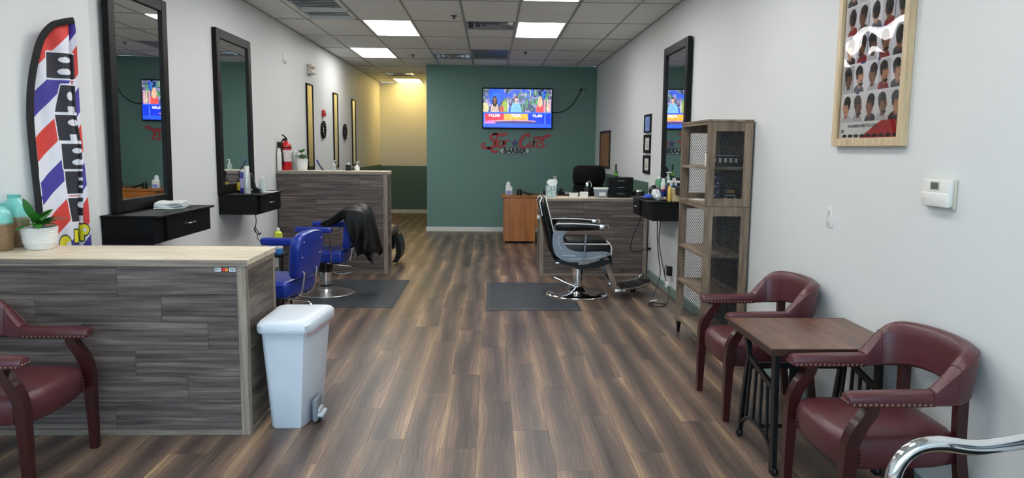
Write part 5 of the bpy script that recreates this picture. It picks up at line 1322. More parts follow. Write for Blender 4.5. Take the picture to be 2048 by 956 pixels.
# ================================================================ SMALL THINGS
def leaf(mb, base, dir_, length, width, droop=0.3, fold=0.15):
    d = Vector(dir_).normalized(); side = d.cross(Vector((0, 0, 1)))
    side = side.normalized() if side.length > 1e-3 else Vector((1, 0, 0))
    up = side.cross(d); n = 7; L_ = []; C_ = []; R_ = []
    for i in range(n):
        s = i/(n-1); w_ = width*math.sin(PI*min(1, 0.06+s*0.94))**0.8*(1.15-0.5*s)
        c = Vector(base)+d*length*s+Vector((0, 0, -droop*length*s*s))
        C_.append(tuple(c)); L_.append(tuple(c+side*w_/2+up*fold*w_/2)); R_.append(tuple(c-side*w_/2+up*fold*w_/2))
    v = L_+C_+R_; f = []
    for i in range(n-1): f += [(i, i+1, n+i+1, n+i), (n+i, n+i+1, 2*n+i+1, 2*n+i)]
    mb.add(v, f, True)
def potted(label, loc, rad, h, leaves, stems, group=None):
    t = thing('potted_plant', label, 'plant', loc)
    prof = [(0, 0.0005), (rad*0.72, 0.0005), (rad*0.80, 0.012), (rad*0.86, 0.03)]
    n = 9
    for k in range(n):
        z0_ = 0.03+(h-0.03)*k/n; z1_ = 0.03+(h-0.03)*(k+1)/n; r = rad*(0.90+0.10*(k/n))
        prof += [(r*0.985, z0_+0.001), (r*1.01, z0_+0.004), (r*1.01, z1_-0.003), (r*0.985, z1_)]
    prof += [(rad*0.98, h), (rad*0.90, h), (rad*0.88, h-0.02), (0, h-0.02)]
    MB().lathe(prof, 32).build('pot', CERAM, t)
    MB().lathe([(0, h-0.03), (rad*0.87, h-0.03), (rad*0.87, h-0.012), (0, h-0.009)], 20).build('soil', SOIL, t)
    rp_ = random.Random(len(leaves)*31)
    for k in range(10):
        q_ = rp_.uniform(0, 2*PI); el = rp_.uniform(0.15, 0.9)
        leaves = leaves + [((0.02*math.cos(q_), 0.02*math.sin(q_), h+rp_.uniform(0.0, 0.03)), (math.cos(q_), math.sin(q_), el), rad*rp_.uniform(0.95, 1.35), rad*rp_.uniform(0.5, 0.68), 0.3)]
    for (b_, d_, l_, w_, dr) in leaves:
        m_ = MB(); leaf(m_, b_, d_, l_, w_, dr); m_.build('leaf', LEAF, t)
    for s_ in stems: MB().tube(smooth_path(s_, 4), 0.0022, 6).build('stem', LEAF, t)
    return t
h1 = 0.122
potted('trailing leafy plant in a white ridged pot on the reception counter', (-2.488, 4.10, 0.937), 0.092, h1,
    [((-0.03, -0.02, h1+0.05), (-0.12, -0.25, 1.0), 0.13, 0.095, 0.1), ((-0.02, -0.02, h1+0.035), (-1, -0.9, 0.10), 0.12, 0.055, 0.15), ((0.02, -0.02, h1+0.05), (0.75, -0.2, 0.55), 0.12, 0.055, 0.15), ((0.05, -0.02, h1+0.035), (1, -0.3, 0.32), 0.13, 0.05, 0.1),
     ((0.03, -0.03, h1+0.02), (1, -0.4, 0.08), 0.12, 0.05, 0.1), ((0.02, -0.05, h1+0.02), (0.55, -0.8, 0.1), 0.10, 0.055, 0.3), ((-0.02, -0.05, h1+0.01), (-0.3, -0.9, 0.1), 0.09, 0.05, 0.35), ((0.0, 0.02, h1+0.03), (0.1, 0.6, 0.6), 0.12, 0.06, 0.2), ((-0.02, 0.03, h1+0.02), (-0.7, 0.6, 0.3), 0.12, 0.055, 0.25), ((0.0, -0.03, h1+0.03), (0.25, -0.4, 0.6), 0.10, 0.055, 0.2), ((0.03, 0.03, h1+0.02), (0.7, 0.6, 0.35), 0.12, 0.05, 0.2)],
    [[(-0.02, -0.01, h1-0.02), (-0.03, -0.02, h1+0.06)], [(0.0, -0.02, h1-0.02), (-0.02, -0.02, h1+0.036)], [(0.01, -0.01, h1-0.02), (0.02, -0.02, h1+0.05)], [(0.02, -0.02, h1-0.02), (0.05, -0.02, h1+0.036)], [(0.0, 0.0, h1-0.02), (0.03, -0.03, h1+0.02)]])
h2 = 0.14
potted('small green plant in a white ridged pot on the tall partition', (-2.258, 8.90, 1.231), 0.074, h2,
    [((0, 0, h2+0.06), (-1, -0.3, 0.25), 0.12, 0.06, 0.1), ((0, 0, h2+0.075), (0.4, -0.5, 0.3), 0.10, 0.06, 0.2), ((0, 0, h2+0.07), (-0.2, -0.6, 0.4), 0.09, 0.06, 0.2), ((0, 0, h2+0.045), (1, -0.3, 0.05), 0.11, 0.05, 0.12), ((0, 0, h2+0.04), (-0.7, -0.6, 0.1), 0.10, 0.055, 0.2), ((0, 0, h2+0.03), (0.8, -0.6, -0.1), 0.10, 0.045, 0.2), ((0, 0, h2+0.02), (0.5, -0.8, 0.0), 0.08, 0.05, 0.3), ((0, 0, h2+0.08), (0.2, 0.6, 0.5), 0.09, 0.05, 0.2), ((0, 0, h2+0.03), (-0.8, -0.3, -0.05), 0.08, 0.04, 0.2)],
    [[(0, 0, h2-0.02), (0.004, 0, h2+0.03), (0, 0, h2+0.08)]])
# vases
m, nt, b = base_mat('turquoise_over_brown_glaze')
tc = N(nt, 'ShaderNodeTexCoord'); sp = N(nt, 'ShaderNodeSeparateXYZ'); nt.links.new(tc.outputs['Object'], sp.inputs[0])
nz = N(nt, 'ShaderNodeTexNoise'); nz.inputs['Scale'].default_value = 18; nt.links.new(tc.outputs['Object'], nz.inputs['Vector'])
ma = N(nt, 'ShaderNodeMath', operation='MULTIPLY_ADD'); ma.inputs[1].default_value = 0.02; nt.links.new(nz.outputs['Fac'], ma.inputs[0]); nt.links.new(sp.outputs['Z'], ma.inputs[2])
rp = N(nt, 'ShaderNodeValToRGB'); e = rp.color_ramp.elements; e[0].position = 0.150; e[0].color = rgb(140, 112, 82); e[1].position = 0.165; e[1].color = rgb(128, 206, 198)
nt.links.new(ma.outputs[0], rp.inputs['Fac'])
n2 = N(nt, 'ShaderNodeTexNoise'); n2.inputs['Scale'].default_value = 90; n2.inputs['Detail'].default_value = 5; nt.links.new(tc.outputs['Object'], n2.inputs['Vector'])
mr = N(nt, 'ShaderNodeMapRange'); mr.inputs['To Min'].default_value = 0.75; mr.inputs['To Max'].default_value = 1.2; nt.links.new(n2.outputs['Fac'], mr.inputs['Value'])
mm = N(nt, 'ShaderNodeMix', data_type='RGBA', blend_type='MULTIPLY'); mm.inputs['Factor'].default_value = 1; nt.links.new(rp.outputs['Color'], mm.inputs['A']); nt.links.new(mr.outputs['Result'], mm.inputs['B'])
nt.links.new(mm.outputs['Result'], b.inputs['Base Color']); b.inputs['Roughness'].default_value = 0.25
VASE = m
def vase(label, loc, s):
    return tag(MB().lathe([(0, 0.0005), (0.060, 0.0005), (0.066, 0.01), (0.072, 0.08), (0.073, 0.15), (0.070, 0.19), (0.060, 0.215), (0.040, 0.232), (0.034, 0.24), (0.036, 0.248), (0.042, 0.256), (0.036, 0.258), (0.028, 0.245), (0.0, 0.240)], 32).build('ceramic_vase', VASE, None, loc), label, 'vase', 'two glazed vases')
v1 = vase('turquoise and brown glazed vase, shorter one beside the white plant pot', (-2.665, 4.03, 0.937), 1)
v2 = vase('turquoise and brown glazed vase, taller one behind the plant', (-2.667, 4.185, 0.937), 1); v2.scale = (0.96, 0.72, 1.14)

# feather flag -----------------------------------------------------------
t = thing('feather_flag', 'red white and blue feather flag with black lettering leaning in the corner', 'flag', (-2.452, 4.55, 0), 0.785)
ox, oy = -2.455, 4.55; FS = 0.95
OUT = [(-2.485, 2.257), (-2.56, 2.235), (-2.617, 2.206), (-2.68, 2.12), (-2.726, 1.976), (-2.756, 1.818), (-2.768, 1.643), (-2.764, 1.422), (-2.755, 1.2), (-2.745, 0.913), (-2.735, 0.6)]
RGT = [(-2.466, 2.232), (-2.468, 2.0), (-2.470, 1.69), (-2.464, 1.425), (-2.455, 1.217), (-2.448, 0.914), (-2.445, 0.6)]
def interp(L_, z):
    L_ = sorted(L_, key=lambda p: p[1])
    return np.interp(z, [p[1] for p in L_], [p[0] for p in L_])
Z0f, Z1f = 0.6, 2.235
NX, NY = 130, 520
FOLD = [(-2.500, 2.235), (-2.508, 2.04), (-2.512, 1.82), (-2.514, 1.675), (-2.494, 1.50), (-2.502, 1.276), (-2.512, 0.95), (-2.512, 0.6)]
vv = np.linspace(0, 1, NY); zz = Z0f+(Z1f-Z0f)*vv
lx = interp(OUT, zz)+0.034; rx = interp(RGT, zz); lx = np.minimum(lx, rx-0.004)
fx = interp(FOLD, zz)
uu = np.linspace(0, 1, NX)
XX = lx[:, None]+(rx-lx)[:, None]*uu[None, :]; ZZ = np.repeat(zz[:, None], NX, 1)
img = np.ones((NY, NX, 3))*np.array([226, 226, 236])/255
strip = XX > fx[:, None]
RD = np.array([214, 62, 54])/255; BL = np.array([66, 58, 150])/255
s_ = ZZ - 1.05*(XX+2.75)           # stripes rise to the right on the main cloth
per = 0.52
ph_ = ((s_-1.90) % per)/per
img[(ph_ < 0.28)] = RD; img[(ph_ > 0.50) & (ph_ < 0.76)] = BL
s2 = ZZ - 1.6*(XX+2.50); ph2 = ((s2-1.42) % 0.46)/0.46
st2 = strip; img[st2] = np.array([222, 222, 232])/255
img[st2 & (ph2 < 0.36)] = RD; img[st2 & (ph2 > 0.52) & (ph2 < 0.84)] = BL
# letters: each drawn in a slanted box, clipped at the fold
def letter_mask(ch, x0_, z0_, w_, h_, shear):
    a_ = (XX-x0_-shear*(ZZ-z0_))/w_; b_ = (ZZ-z0_)/h_
    R = lambda p, q, r, s: (a_ > p) & (a_ < q) & (b_ > r) & (b_ < s)
    E = lambda cx_, cz, rx_, rz_: ((a_-cx_)/rx_)**2+((b_-cz)/rz_)**2 < 1
    box = R(0, 1, 0, 1)
    if ch == 'B': return (R(0, 0.72, 0, 1) | E(0.68, 0.74, 0.28, 0.26) | E(0.70, 0.27, 0.32, 0.27)), E(0.52, 0.73, 0.19, 0.11) | E(0.52, 0.27, 0.21, 0.12)
    if ch == 'A': return (box & (a_ > 0.26*b_) & (a_ < 1-0.26*b_)), (E(0.5, 0.60, 0.10, 0.16) | (R(0.38, 0.62, 0, 0.22)))
    if ch == 'R': return (R(0, 0.70, 0, 1) | E(0.66, 0.70, 0.34, 0.30) | (R(0.4, 1, 0, 0.5) & (a_ > 0.3+0.3*(0.5-b_)))), E(0.55, 0.70, 0.19, 0.13) | (R(0.36, 0.62, 0, 0.25))
    if ch == 'E': return box, (R(0.5, 1.0, 0.60, 0.72) | R(0.5, 1.0, 0.26, 0.38))
    return box, np.zeros_like(box)
def dil(m_, r):
    o_ = m_.copy()
    for dz in range(-r, r+1):
        for dx in range(-r, r+1):
            if dx*dx+dz*dz <= r*r: o_ |= np.roll(np.roll(m_, dz, 0), dx, 1)
    return o_
for ch, x0_, z0_, w_, h_, sh in (('B', -2.645, 1.895, 0.185, 0.150, 0.06), ('A', -2.612, 1.700, 0.18, 0.158, -0.05), ('R', -2.598, 1.535, 0.17, 0.150, -0.10), ('B', -2.583, 1.365, 0.16, 0.150, -0.02), ('E', -2.570, 1.215, 0.15, 0.135, -0.06), ('R', -2.552, 1.045, 0.14, 0.145, -0.12)):
    o_, hl = letter_mask(ch, x0_, z0_, w_, h_, sh); lim = XX < (fx[:, None]+0.022)
    img[dil(o_, 3) & lim] = np.array([232, 232, 240])/255
    img[o_ & lim] = np.array([44, 42, 50])/255
    img[o_ & hl & lim] = np.array([226, 226, 234])/255
# yellow word at the bottom
def yell(o_, hl):
    img[dil(o_, 3)] = np.array([40, 60, 50])/255; img[o_] = np.array([232, 222, 40])/255; img[o_ & hl] = np.array([226, 226, 232])/255
a_ = (XX+2.505)/0.05; b_ = (ZZ-0.925)/0.10
yell(((a_ > 0) & (a_ < 0.36) & (b_ > 0) & (b_ < 1)) | (((a_-0.45)/0.5)**2+((b_-0.68)/0.33)**2 < 1), ((a_-0.5)/0.2)**2+((b_-0.68)/0.13)**2 < 1)
a_ = (XX+2.545)/0.028; b_ = (ZZ-0.92)/0.075
yell((a_ > 0.1*b_) & (a_ < 1) & (b_ > 0) & (b_ < 1), np.zeros_like(a_, bool))
a_ = (XX+2.63)/0.06; b_ = (ZZ-0.86)/0.10
yell(((a_-0.5)/0.55)**2+((b_-0.5)/0.55)**2 < 1, ((a_-0.9)/0.3)**2+((b_-0.55)/0.15)**2 < 1)
def fpos(U, V):
    d = 0.020*np.sin((XX-lx[:, None])*16+ZZ*2.1)+0.008*np.sin(XX*55+ZZ*5)
    fo = np.exp(-((XX-fx[:, None])/0.010)**2)
    return ((XX-ox)*FS, (-d*0.8+0.018*fo+np.where(strip, 0.022, 0)), ZZ)
FL = print_mat('printed_polyester', 0.6)
fl = paint_mesh('flag_cloth', NX, NY, fpos, img, FL, t)
BLKC = mat('black_sleeve_fabric', rgb(18, 18, 20), 0.7, bump=0.2)
pp = smooth_path([((x-ox)*FS, -0.004, z) for x, z in OUT], 5)
rings = []
for i, p in enumerate(pp):
    a__ = Vector(pp[max(0, i-1)]); b__ = Vector(pp[min(len(pp)-1, i+1)]); d = (b__-a__).normalized(); n_ = Vector((-d.z, 0, d.x))
    if n_.x < 0: n_ = -n_
    w_ = 0.036
    rings.append([tuple(Vector(p)+Vector((0, q_, 0))+n_*k_*w_) for k_, q_ in ((0, -0.008), (0.5, -0.014), (1, -0.006), (1, 0.004), (0.5, 0.012), (0, 0.008))])
MB().loft(rings).build('black_sleeve', BLKC, t)
MB().tube([((OUT[-1][0]-ox)*FS+0.02, 0, 0.62), ((OUT[-1][0]-ox)*FS+0.03, 0, 0.02)], 0.012, 10).build('pole', STEEL, t)
MB().box((-0.28, -0.012, 0.0005), (-0.10, 0.012, 0.02)).box((-0.235, -0.09, 0.0005), (-0.205, 0.05, 0.02)).build('cross_base', BLACKM, t)

# towel on first shelf ------------------------------------------------------
t = thing('folded_towel', 'folded white towel on the black shelf', 'towel', (-2.36, 5.50, 1.0555), 0.25)
TOW = mat('white_terry', rgb(214, 220, 218), 0.9, bump=0.5, bscale=260)
for k in range(3):
    w_ = 0.10-0.004*k; l_ = 0.15
    rings = []
    for i in range(13):
        s = i/12; x = -w_+2*w_*s
        z = 0.0005+0.0145*k + 0.003*math.sin(s*7+k)
        rings.append([(x, -l_*(1+0.04*math.sin(5*s+k)), z), (x, l_*(1+0.04*math.cos(4*s+k)), z), (x, l_, z+0.013), (x, 0, z+0.0145+0.004*math.sin(s*6)), (x, -l_, z+0.012)])
    MB().loft(rings).build('towel_layer', TOW, t)
# generic bottles ---------------------------------------------------------
def bottle(name, label, cat, loc, prof, m, parts=(), rz=0):
    t = thing(name, label, cat, loc, rz)
    MB().lathe([(0, 0.0005)]+prof+[(0, prof[-1][1])], 20).build('body', m, t)
    for n_, pr_, mm_ in parts: MB().lathe([(0, pr_[0][1])]+list(pr_)+[(0, pr_[-1][1])], 18).build(n_, mm_, t)
    return t
def pump(t, z, m=PLASTICW, s=1.0, dirx=1):
    MB().lathe([(0, z), (0.016*s, z), (0.016*s, z+0.016*s), (0.006*s, z+0.018*s), (0.006*s, z+0.05*s), (0, z+0.05*s)], 14).build('pump_collar', m, t)
    MB().rbox((dirx*0.012*s, 0, z+0.055*s), (0.05*s, 0.016*s, 0.010*s), 0.004*s, 2).build('pump_nozzle', m, t)
SH2 = 1.0655
SILV = mat('silver_can', rgb(196, 202, 200), 0.3, metal=0.3)
bottle('spray_can', 'tall white and silver spray can on the left shelf', 'bottle', (-2.30, 7.02, SH2), [(0.030, 0.0005), (0.031, 0.004), (0.031, 0.19), (0.026, 0.205)], SILV, [('cap', [(0.022, 0.205), (0.022, 0.262)], PLASTICW)])
PURP = mat('purple_bottle', rgb(70, 64, 160), 0.3)
bottle('styling_bottle', 'purple styling product bottle beside the white spray can', 'bottle', (-2.36, 7.12, SH2), [(0.036, 0.0005), (0.038, 0.006), (0.038, 0.19), (0.034, 0.20)], PURP, [('label', [(0.0386, 0.05), (0.0386, 0.14)], mat('pale_lilac_label', rgb(190, 186, 224), 0.4)), ('cap', [(0.030, 0.20), (0.030, 0.215)], PLASTICW)])
YEL = mat('yellow_label', rgb(222, 196, 60), 0.4)
bottle('styling_bottle', 'black bottle with yellow label close to the left mirror', 'bottle', (-2.43, 7.22, SH2), [(0.030, 0.0005), (0.032, 0.004), (0.032, 0.12), (0.012, 0.15)], BLACKP, [('label', [(0.0326, 0.02), (0.0326, 0.10)], YEL), ('cap', [(0.014, 0.15), (0.014, 0.205)], BLACKP)])
t = bottle('sanitizer_bottle', 'clear pump sanitizer bottle on the left shelf', 'bottle', (-2.24, 7.30, SH2), [(0.034, 0.0005), (0.036, 0.005), (0.036, 0.10), (0.030, 0.125), (0.014, 0.135)], CLEARP); pump(t, 0.135, s=1.0, dirx=1)
MB().lathe([(0, 0.004), (0.032, 0.004), (0.032, 0.085), (0, 0.085)], 18).build('gel', CLEARP, t)
t = thing('hair_clipper', 'black hair clipper leaning in its stand on the left shelf', 'clipper', (-2.27, 7.19, SH2))
MB().prism([(-0.03, 0.0005), (0.04, 0.0005), (0.045, 0.03), (-0.02, 0.06)], -0.03, 0.03, 'y').build('stand', BLACKP, t)
MB().rbox((0, 0, 0.12), (0.026, 0.04, 0.15), 0.01, 3, M=Matrix.Rotation(-0.25, 4, 'Y')).build('clipper_body', BLACKP, t)
tag(MB().box((-2.23, 7.22, SH2-0.0003), (-2.12, 7.40, SH2+0.0016), 0.0006).build('card_holder', PLASTICW), 'small white card lying at the front of the left shelf', 'card')
# mirror-side second pump bottle, spray
t = thing('hanging_cord', 'thin tied black cord hanging below the left shelf', 'cord', (-2.24, 7.05, 0.52))
MB().tube(smooth_path([(0, 0, 0.353), (0.004, 0, 0.28), (-0.006, 0.01, 0.22), (0.02, 0, 0.17), (0.01, 0, 0.12), (0.05, 0.01, 0.06), (0.055, 0.01, 0.0)], 5), 0.004, 6).build('cord', CORD, t)
MB().tube(smooth_path([(0.0, 0, 0.24), (-0.02, 0.01, 0.20), (0.0, 0.02, 0.16), (0.03, 0.0, 0.15), (0.05, -0.01, 0.17), (0.01, -0.01, 0.16), (-0.01, 0, 0.21)], 5), 0.004, 6).build('cord_knot', CORD, t)
# fire extinguisher -----------------------------------------------------------
t = thing('fire_extinguisher', 'red fire extinguisher hung on the left wall above the partition', 'fire extinguisher', (-2.44, 8.89, 1.235))
MB().lathe([(0, 0.0), (0.060, 0.0), (0.064, 0.006), (0.064, 0.27), (0.058, 0.30), (0.035, 0.325), (0.022, 0.335), (0.022, 0.35), (0, 0.35)], 28).build('cylinder', RED, t)
MB().lathe([(0.0646, 0.10), (0.0650, 0.10), (0.0650, 0.235), (0.0646, 0.235), (0.0646, 0.10)], 28).build('label', mat('extinguisher_label', rgb(216, 206, 206), 0.5, var=0.2, vscale=60), t)
MB().lathe([(0.0645, 0.26), (0.068, 0.26), (0.068, 0.275), (0.0645, 0.275), (0.0645, 0.26)], 28).build('strap', BLACKP, t)
MB().lathe([(0, 0.345), (0.02, 0.345), (0.02, 0.375), (0, 0.375)], 14).build('valve', BLACKP, t)
MB().bar((0.01, 0.0, 0.375), (-0.02, -0.06, 0.415), 0.018, 0.008).bar((0.01, 0, 0.365), (-0.01, -0.07, 0.37), 0.018, 0.008).build('handle', BLACKP, t)
MB().tube(smooth_path([(0.0, 0.0, 0.36), (-0.03, -0.03, 0.35), (-0.035, -0.07, 0.28), (-0.02, -0.075, 0.15), (-0.01, -0.074, 0.05)], 5), 0.009, 8).build('hose', BLACKP, t)
MB().box((-0.0855, -0.05, 0.27), (-0.0645, 0.05, 0.33)).build('wall_bracket', BLACKP, t)
bottle('spray_can', 'white aerosol can standing left of the red extinguisher', 'bottle', (-2.492, 8.785, 1.2305), [(0.024, 0.0005), (0.026, 0.004), (0.026, 0.21), (0.020, 0.225)], PLASTICW, [('cap', [(0.018, 0.225), (0.018, 0.26)], PLASTICW)])
bottle('spray_can', 'grey metal aerosol can between extinguisher and plant', 'bottle', (-2.36, 8.97, 1.2305), [(0.032, 0.0005), (0.034, 0.004), (0.034, 0.20), (0.024, 0.222)], SILV, [('cap', [(0.012, 0.222), (0.012, 0.25)], PLASTICW)])
t = thing('styling_brush', 'dark blue hair brush leaning upright on the partition top', 'brush', (-2.03, 8.92, 1.2305))
MB().tube([(0.02, 0, 0.004), (-0.02, 0, 0.06), (-0.045, 0, 0.105)], [0.010, 0.011, 0.010], 10).build('handle', mat('navy_plastic', rgb(30, 40, 80), 0.4), t)
MB().ball((-0.05, 0, 0.115), (0.014, 0.012, 0.018), 10).build('tip', mat('royal_blue_plastic', rgb(60, 70, 170), 0.4), t)
t = bottle('sanitizer_bottle', 'small clear pump bottle on the partition top', 'bottle', (-1.88, 8.93, 1.2305), [(0.026, 0.0005), (0.028, 0.004), (0.028, 0.06), (0.012, 0.075)], CLEARP); pump(t, 0.075, s=0.8)
t = bottle('product_jar', 'dark jar beside the third slim mirror on the partition top', 'jar', (-1.715, 8.95, 1.2305), [(0.03, 0.0005), (0.032, 0.004), (0.032, 0.065), (0.02, 0.075)], BLACKP, [('cap', [(0.018, 0.075), (0.018, 0.095)], PLASTICW)])
t = bottle('product_jar', 'white pump jar at the middle of the partition top', 'jar', (-1.61, 8.95, 1.2305), [(0.03, 0.0005), (0.032, 0.004), (0.030, 0.05), (0.016, 0.06)], PLASTICW); pump(t, 0.06, s=0.8)

# yellow and blue spray bottle beyond the first chair ------------------------
t = thing('cleaner_trolley', 'small black trolley carrying a spray cleaner behind the blue chair', 'trolley', (-2.02, 6.72, 0))
MB().box((-0.16, -0.14, 0.52), (0.16, 0.14, 0.54), 0.003).build('tray', BLACKP, t); MB().box((-0.16, -0.14, 0.10), (0.16, 0.14, 0.12), 0.003).build('tray', BLACKP, t)
for sx_ in (-1, 1):
    for sy_ in (-1, 1): MB().box((sx_*0.15-0.008, sy_*0.13-0.008, 0.0005), (sx_*0.15+0.008, sy_*0.13+0.008, 0.55)).build('leg', BLACKP, t)
BLUEB = mat('light_blue_plastic', rgb(70, 140, 220), 0.35)
t = bottle('cleaner_bottle', 'blue cleaner bottle with yellow green label on the trolley', 'bottle', (-1.93, 6.70, 0.5405), [(0.036, 0.0005), (0.038, 0.004), (0.038, 0.12), (0.036, 0.125)], BLUEB, [('label', [(0.0386, 0.05), (0.0386, 0.115)], PLASTICW), ('upper', [(0.037, 0.125), (0.036, 0.19), (0.014, 0.21)], mat('yellow_green_plastic', rgb(196, 206, 60), 0.35)), ('cap', [(0.015, 0.21), (0.015, 0.235)], PLASTICW)])
t = bottle('cleaner_bottle', 'round light blue squeeze bottle at the trolley edge', 'bottle', (-1.985, 6.66, 0.5405), [(0.024, 0.0005), (0.028, 0.03), (0.026, 0.07), (0.012, 0.085)], BLUEB, [('cap', [(0.010, 0.085), (0.010, 0.10)], PLASTICW)])

# ---- right shelf things ------------------------------------------------------
RS = 1.0005
t = bottle('gel_bottle', 'green gel pump bottle on the right shelf', 'bottle', (1.825, 7.90, RS), [(0.040, 0.0005), (0.042, 0.006), (0.042, 0.175), (0.036, 0.195), (0.015, 0.205)], GREENGEL); pump(t, 0.205, s=1.25, dirx=-1)
MB().lathe([(0, 0.004), (0.036, 0.004), (0.036, 0.13), (0, 0.13)], 18).build('gel', mat('green_gel', rgb(50, 150, 96), 0.3), t)
bottle('shave_foam_can', 'white, red and blue foam can on the right shelf', 'bottle', (1.815, 7.66, RS), [(0.024, 0.0005), (0.025, 0.004), (0.025, 0.165), (0.020, 0.18)], PLASTICW, [('blue_band', [(0.0256, 0.004), (0.0256, 0.09)], mat('foam_blue', rgb(36, 56, 150), 0.35)), ('red_band', [(0.0256, 0.09), (0.0256, 0.105)], RED), ('cap', [(0.018, 0.18), (0.018, 0.22)], PLASTICW)])
bottle('tonic_bottle', 'dark navy tonic bottle close to the right mirror', 'bottle', (1.845, 7.555, RS), [(0.030, 0.0005), (0.032, 0.004), (0.032, 0.16), (0.014, 0.18)], mat('navy_glass', rgb(24, 30, 60), 0.2), [('cap', [(0.014, 0.18), (0.014, 0.21)], PLASTICW)])
t = bottle('spray_bottle', 'blue trigger spray bottle on the right shelf', 'bottle', (1.850, 7.46, RS), [(0.030, 0.0005), (0.032, 0.004), (0.032, 0.13), (0.014, 0.16)], BLUEB, [('collar', [(0.014, 0.16), (0.014, 0.18)], PLASTICW)])
MB().rbox((-0.015, 0, 0.192), (0.06, 0.022, 0.024), 0.006, 2).build('trigger_head', PLASTICW, t)
bottle('tonic_bottle', 'slim yellow tonic bottle at the front of the right shelf', 'bottle', (1.800, 7.315, RS), [(0.018, 0.0005), (0.019, 0.004), (0.019, 0.14), (0.010, 0.15)], mat('amber_yellow_plastic', rgb(222, 190, 90), 0.35), [('cap', [(0.012, 0.15), (0.012, 0.162)], mat('amber_yellow_cap', rgb(214, 180, 80), 0.35))])
carton('tissue_carton', 'cream cardboard box on the right shelf', (1.862, 7.345, RS), (0.07, 0.10, 0.135), mat('cream_card', rgb(214, 196, 150), 0.6))
t = thing('hair_dryer', 'silver and black hair dryer on the right shelf', 'hair dryer', (1.675, 7.36, RS))
DM = T(0, -0.01, 0.066) @ Matrix.Rotation(-PI/2+0.35, 4, 'X')
MB().lathe([(0.0, -0.09), (0.018, -0.09), (0.030, -0.07), (0.046, -0.02), (0.048, 0.03), (0.040, 0.06)], 24, M=DM).build('barrel', mat('silver_plastic', rgb(190, 196, 200), 0.3, metal=0.2), t)
MB().lathe([(0.0, 0.055), (0.046, 0.055), (0.056, 0.10), (0.058, 0.115), (0.045, 0.112), (0.0, 0.10)], 24, M=DM).build('diffuser_cone', BLACKP, t)
MB().tube(smooth_path([(0.0, -0.03, 0.045), (0.005, -0.055, 0.02), (0.01, -0.06, 0.014)], 3), 0.013, 10).build('handle', mat('silver_plastic2', rgb(176, 182, 188), 0.3), t)
t = thing('hair_clipper', 'chrome hair clipper at the front of the right shelf', 'clipper', (1.762, 7.42, RS), 0.2)
MB().rbox((0, 0, 0.022), (0.04, 0.11, 0.04), 0.012, 3).build('clipper_body', CHROME, t); MB().box((-0.018, -0.07, 0.012), (0.018, -0.055, 0.03)).build('blade', STEEL, t)
t = thing('folded_cloth', 'blue cloth on a black tray on the right shelf', 'cloth', (1.665, 7.74, RS))
MB().rbox((0, 0, 0.0085), (0.13, 0.24, 0.016), 0.006, 2).build('tray', BLACKP, t)
MB().loft([superring(0.01, 0.0, z, a_, b_, 2.4, 18) for z, a_, b_ in ((0.017, 0.05, 0.08), (0.03, 0.046, 0.075), (0.042, 0.03, 0.05), (0.05, 0.012, 0.03))]).build('cloth', mat('royal_blue_cloth', rgb(40, 80, 190), 0.8, bump=0.4, bscale=40), t)
# cords on the right
def leads(name, label, cat, loc, runs, r=0.005):
    t = thing(name, label, cat, loc)
    for pts in runs: MB().tube(smooth_path([(p[0]-loc[0], p[1]-loc[1], p[2]-loc[2]) for p in pts], 6), r, 8).build('cord', CORD, t)
    return t
t = leads('plugged_power_lead', 'black power lead from the right shelf to the low wall outlet', 'power lead', (1.66, 8.2, 0.33), [[(1.69, 8.12, 0.803), (1.685, 8.17, 0.72), (1.66, 8.27, 0.60), (1.63, 8.34, 0.46), (1.635, 8.38, 0.36), (1.70, 8.43, 0.325), (1.79, 8.48, 0.345), (1.846, 8.50, 0.357)]])
MB().rbox((1.868-1.66, 0.30, 0.358-0.33), (0.050, 0.03, 0.03), 0.006, 2).build('plug', BLACKP, t)
t = leads('tangled_power_leads', 'tangle of black leads hanging from the right shelf and coiled on the floor', 'power lead', (1.65, 7.05, 0), [
 [(1.69, 7.33, 0.803), (1.70, 7.34, 0.6), (1.72, 7.34, 0.42), (1.73, 7.30, 0.26), (1.66, 7.20, 0.10), (1.60, 7.12, 0.02), (1.56, 7.02, 0.007), (1.60, 6.94, 0.007), (1.68, 6.94, 0.007), (1.73, 7.02, 0.007), (1.66, 7.10, 0.007), (1.58, 7.06, 0.016), (1.60, 6.98, 0.016)],
 [(1.73, 7.35, 0.803), (1.72, 7.36, 0.60), (1.75, 7.34, 0.40), (1.78, 7.28, 0.22), (1.79, 7.26, 0.16), (1.80, 7.18, 0.12), (1.76, 7.08, 0.02), (1.70, 7.00, 0.018), (1.64, 7.04, 0.018), (1.60, 7.12, 0.018)],
 [(1.78, 7.28, 0.22), (1.79, 7.36, 0.30), (1.82, 7.44, 0.33), (1.845, 7.47, 0.30)]])
MB().rbox((0.138, 0.20, 0.165), (0.035, 0.02, 0.06), 0.004, 2).build('paper_tag', PLASTICW, t)
MB().tube([(-0.06, 0.04, 0.026), (0.01, 0.08, 0.026)], 0.008, 8).build('connector', PLASTICW, t)
t = thing('power_adapter', 'black power adapter on the right wall beside the shelf', 'adapter', (XR, 7.51, 0.26)); MB().rbox((-0.030, 0, 0), (0.055, 0.06, 0.10), 0.008, 2).build('housing', BLACKP, t); MB().box((-0.004, -0.035, -0.06), (-0.0005, 0.035, 0.06)).build('cover_plate', PLASTICW, t)

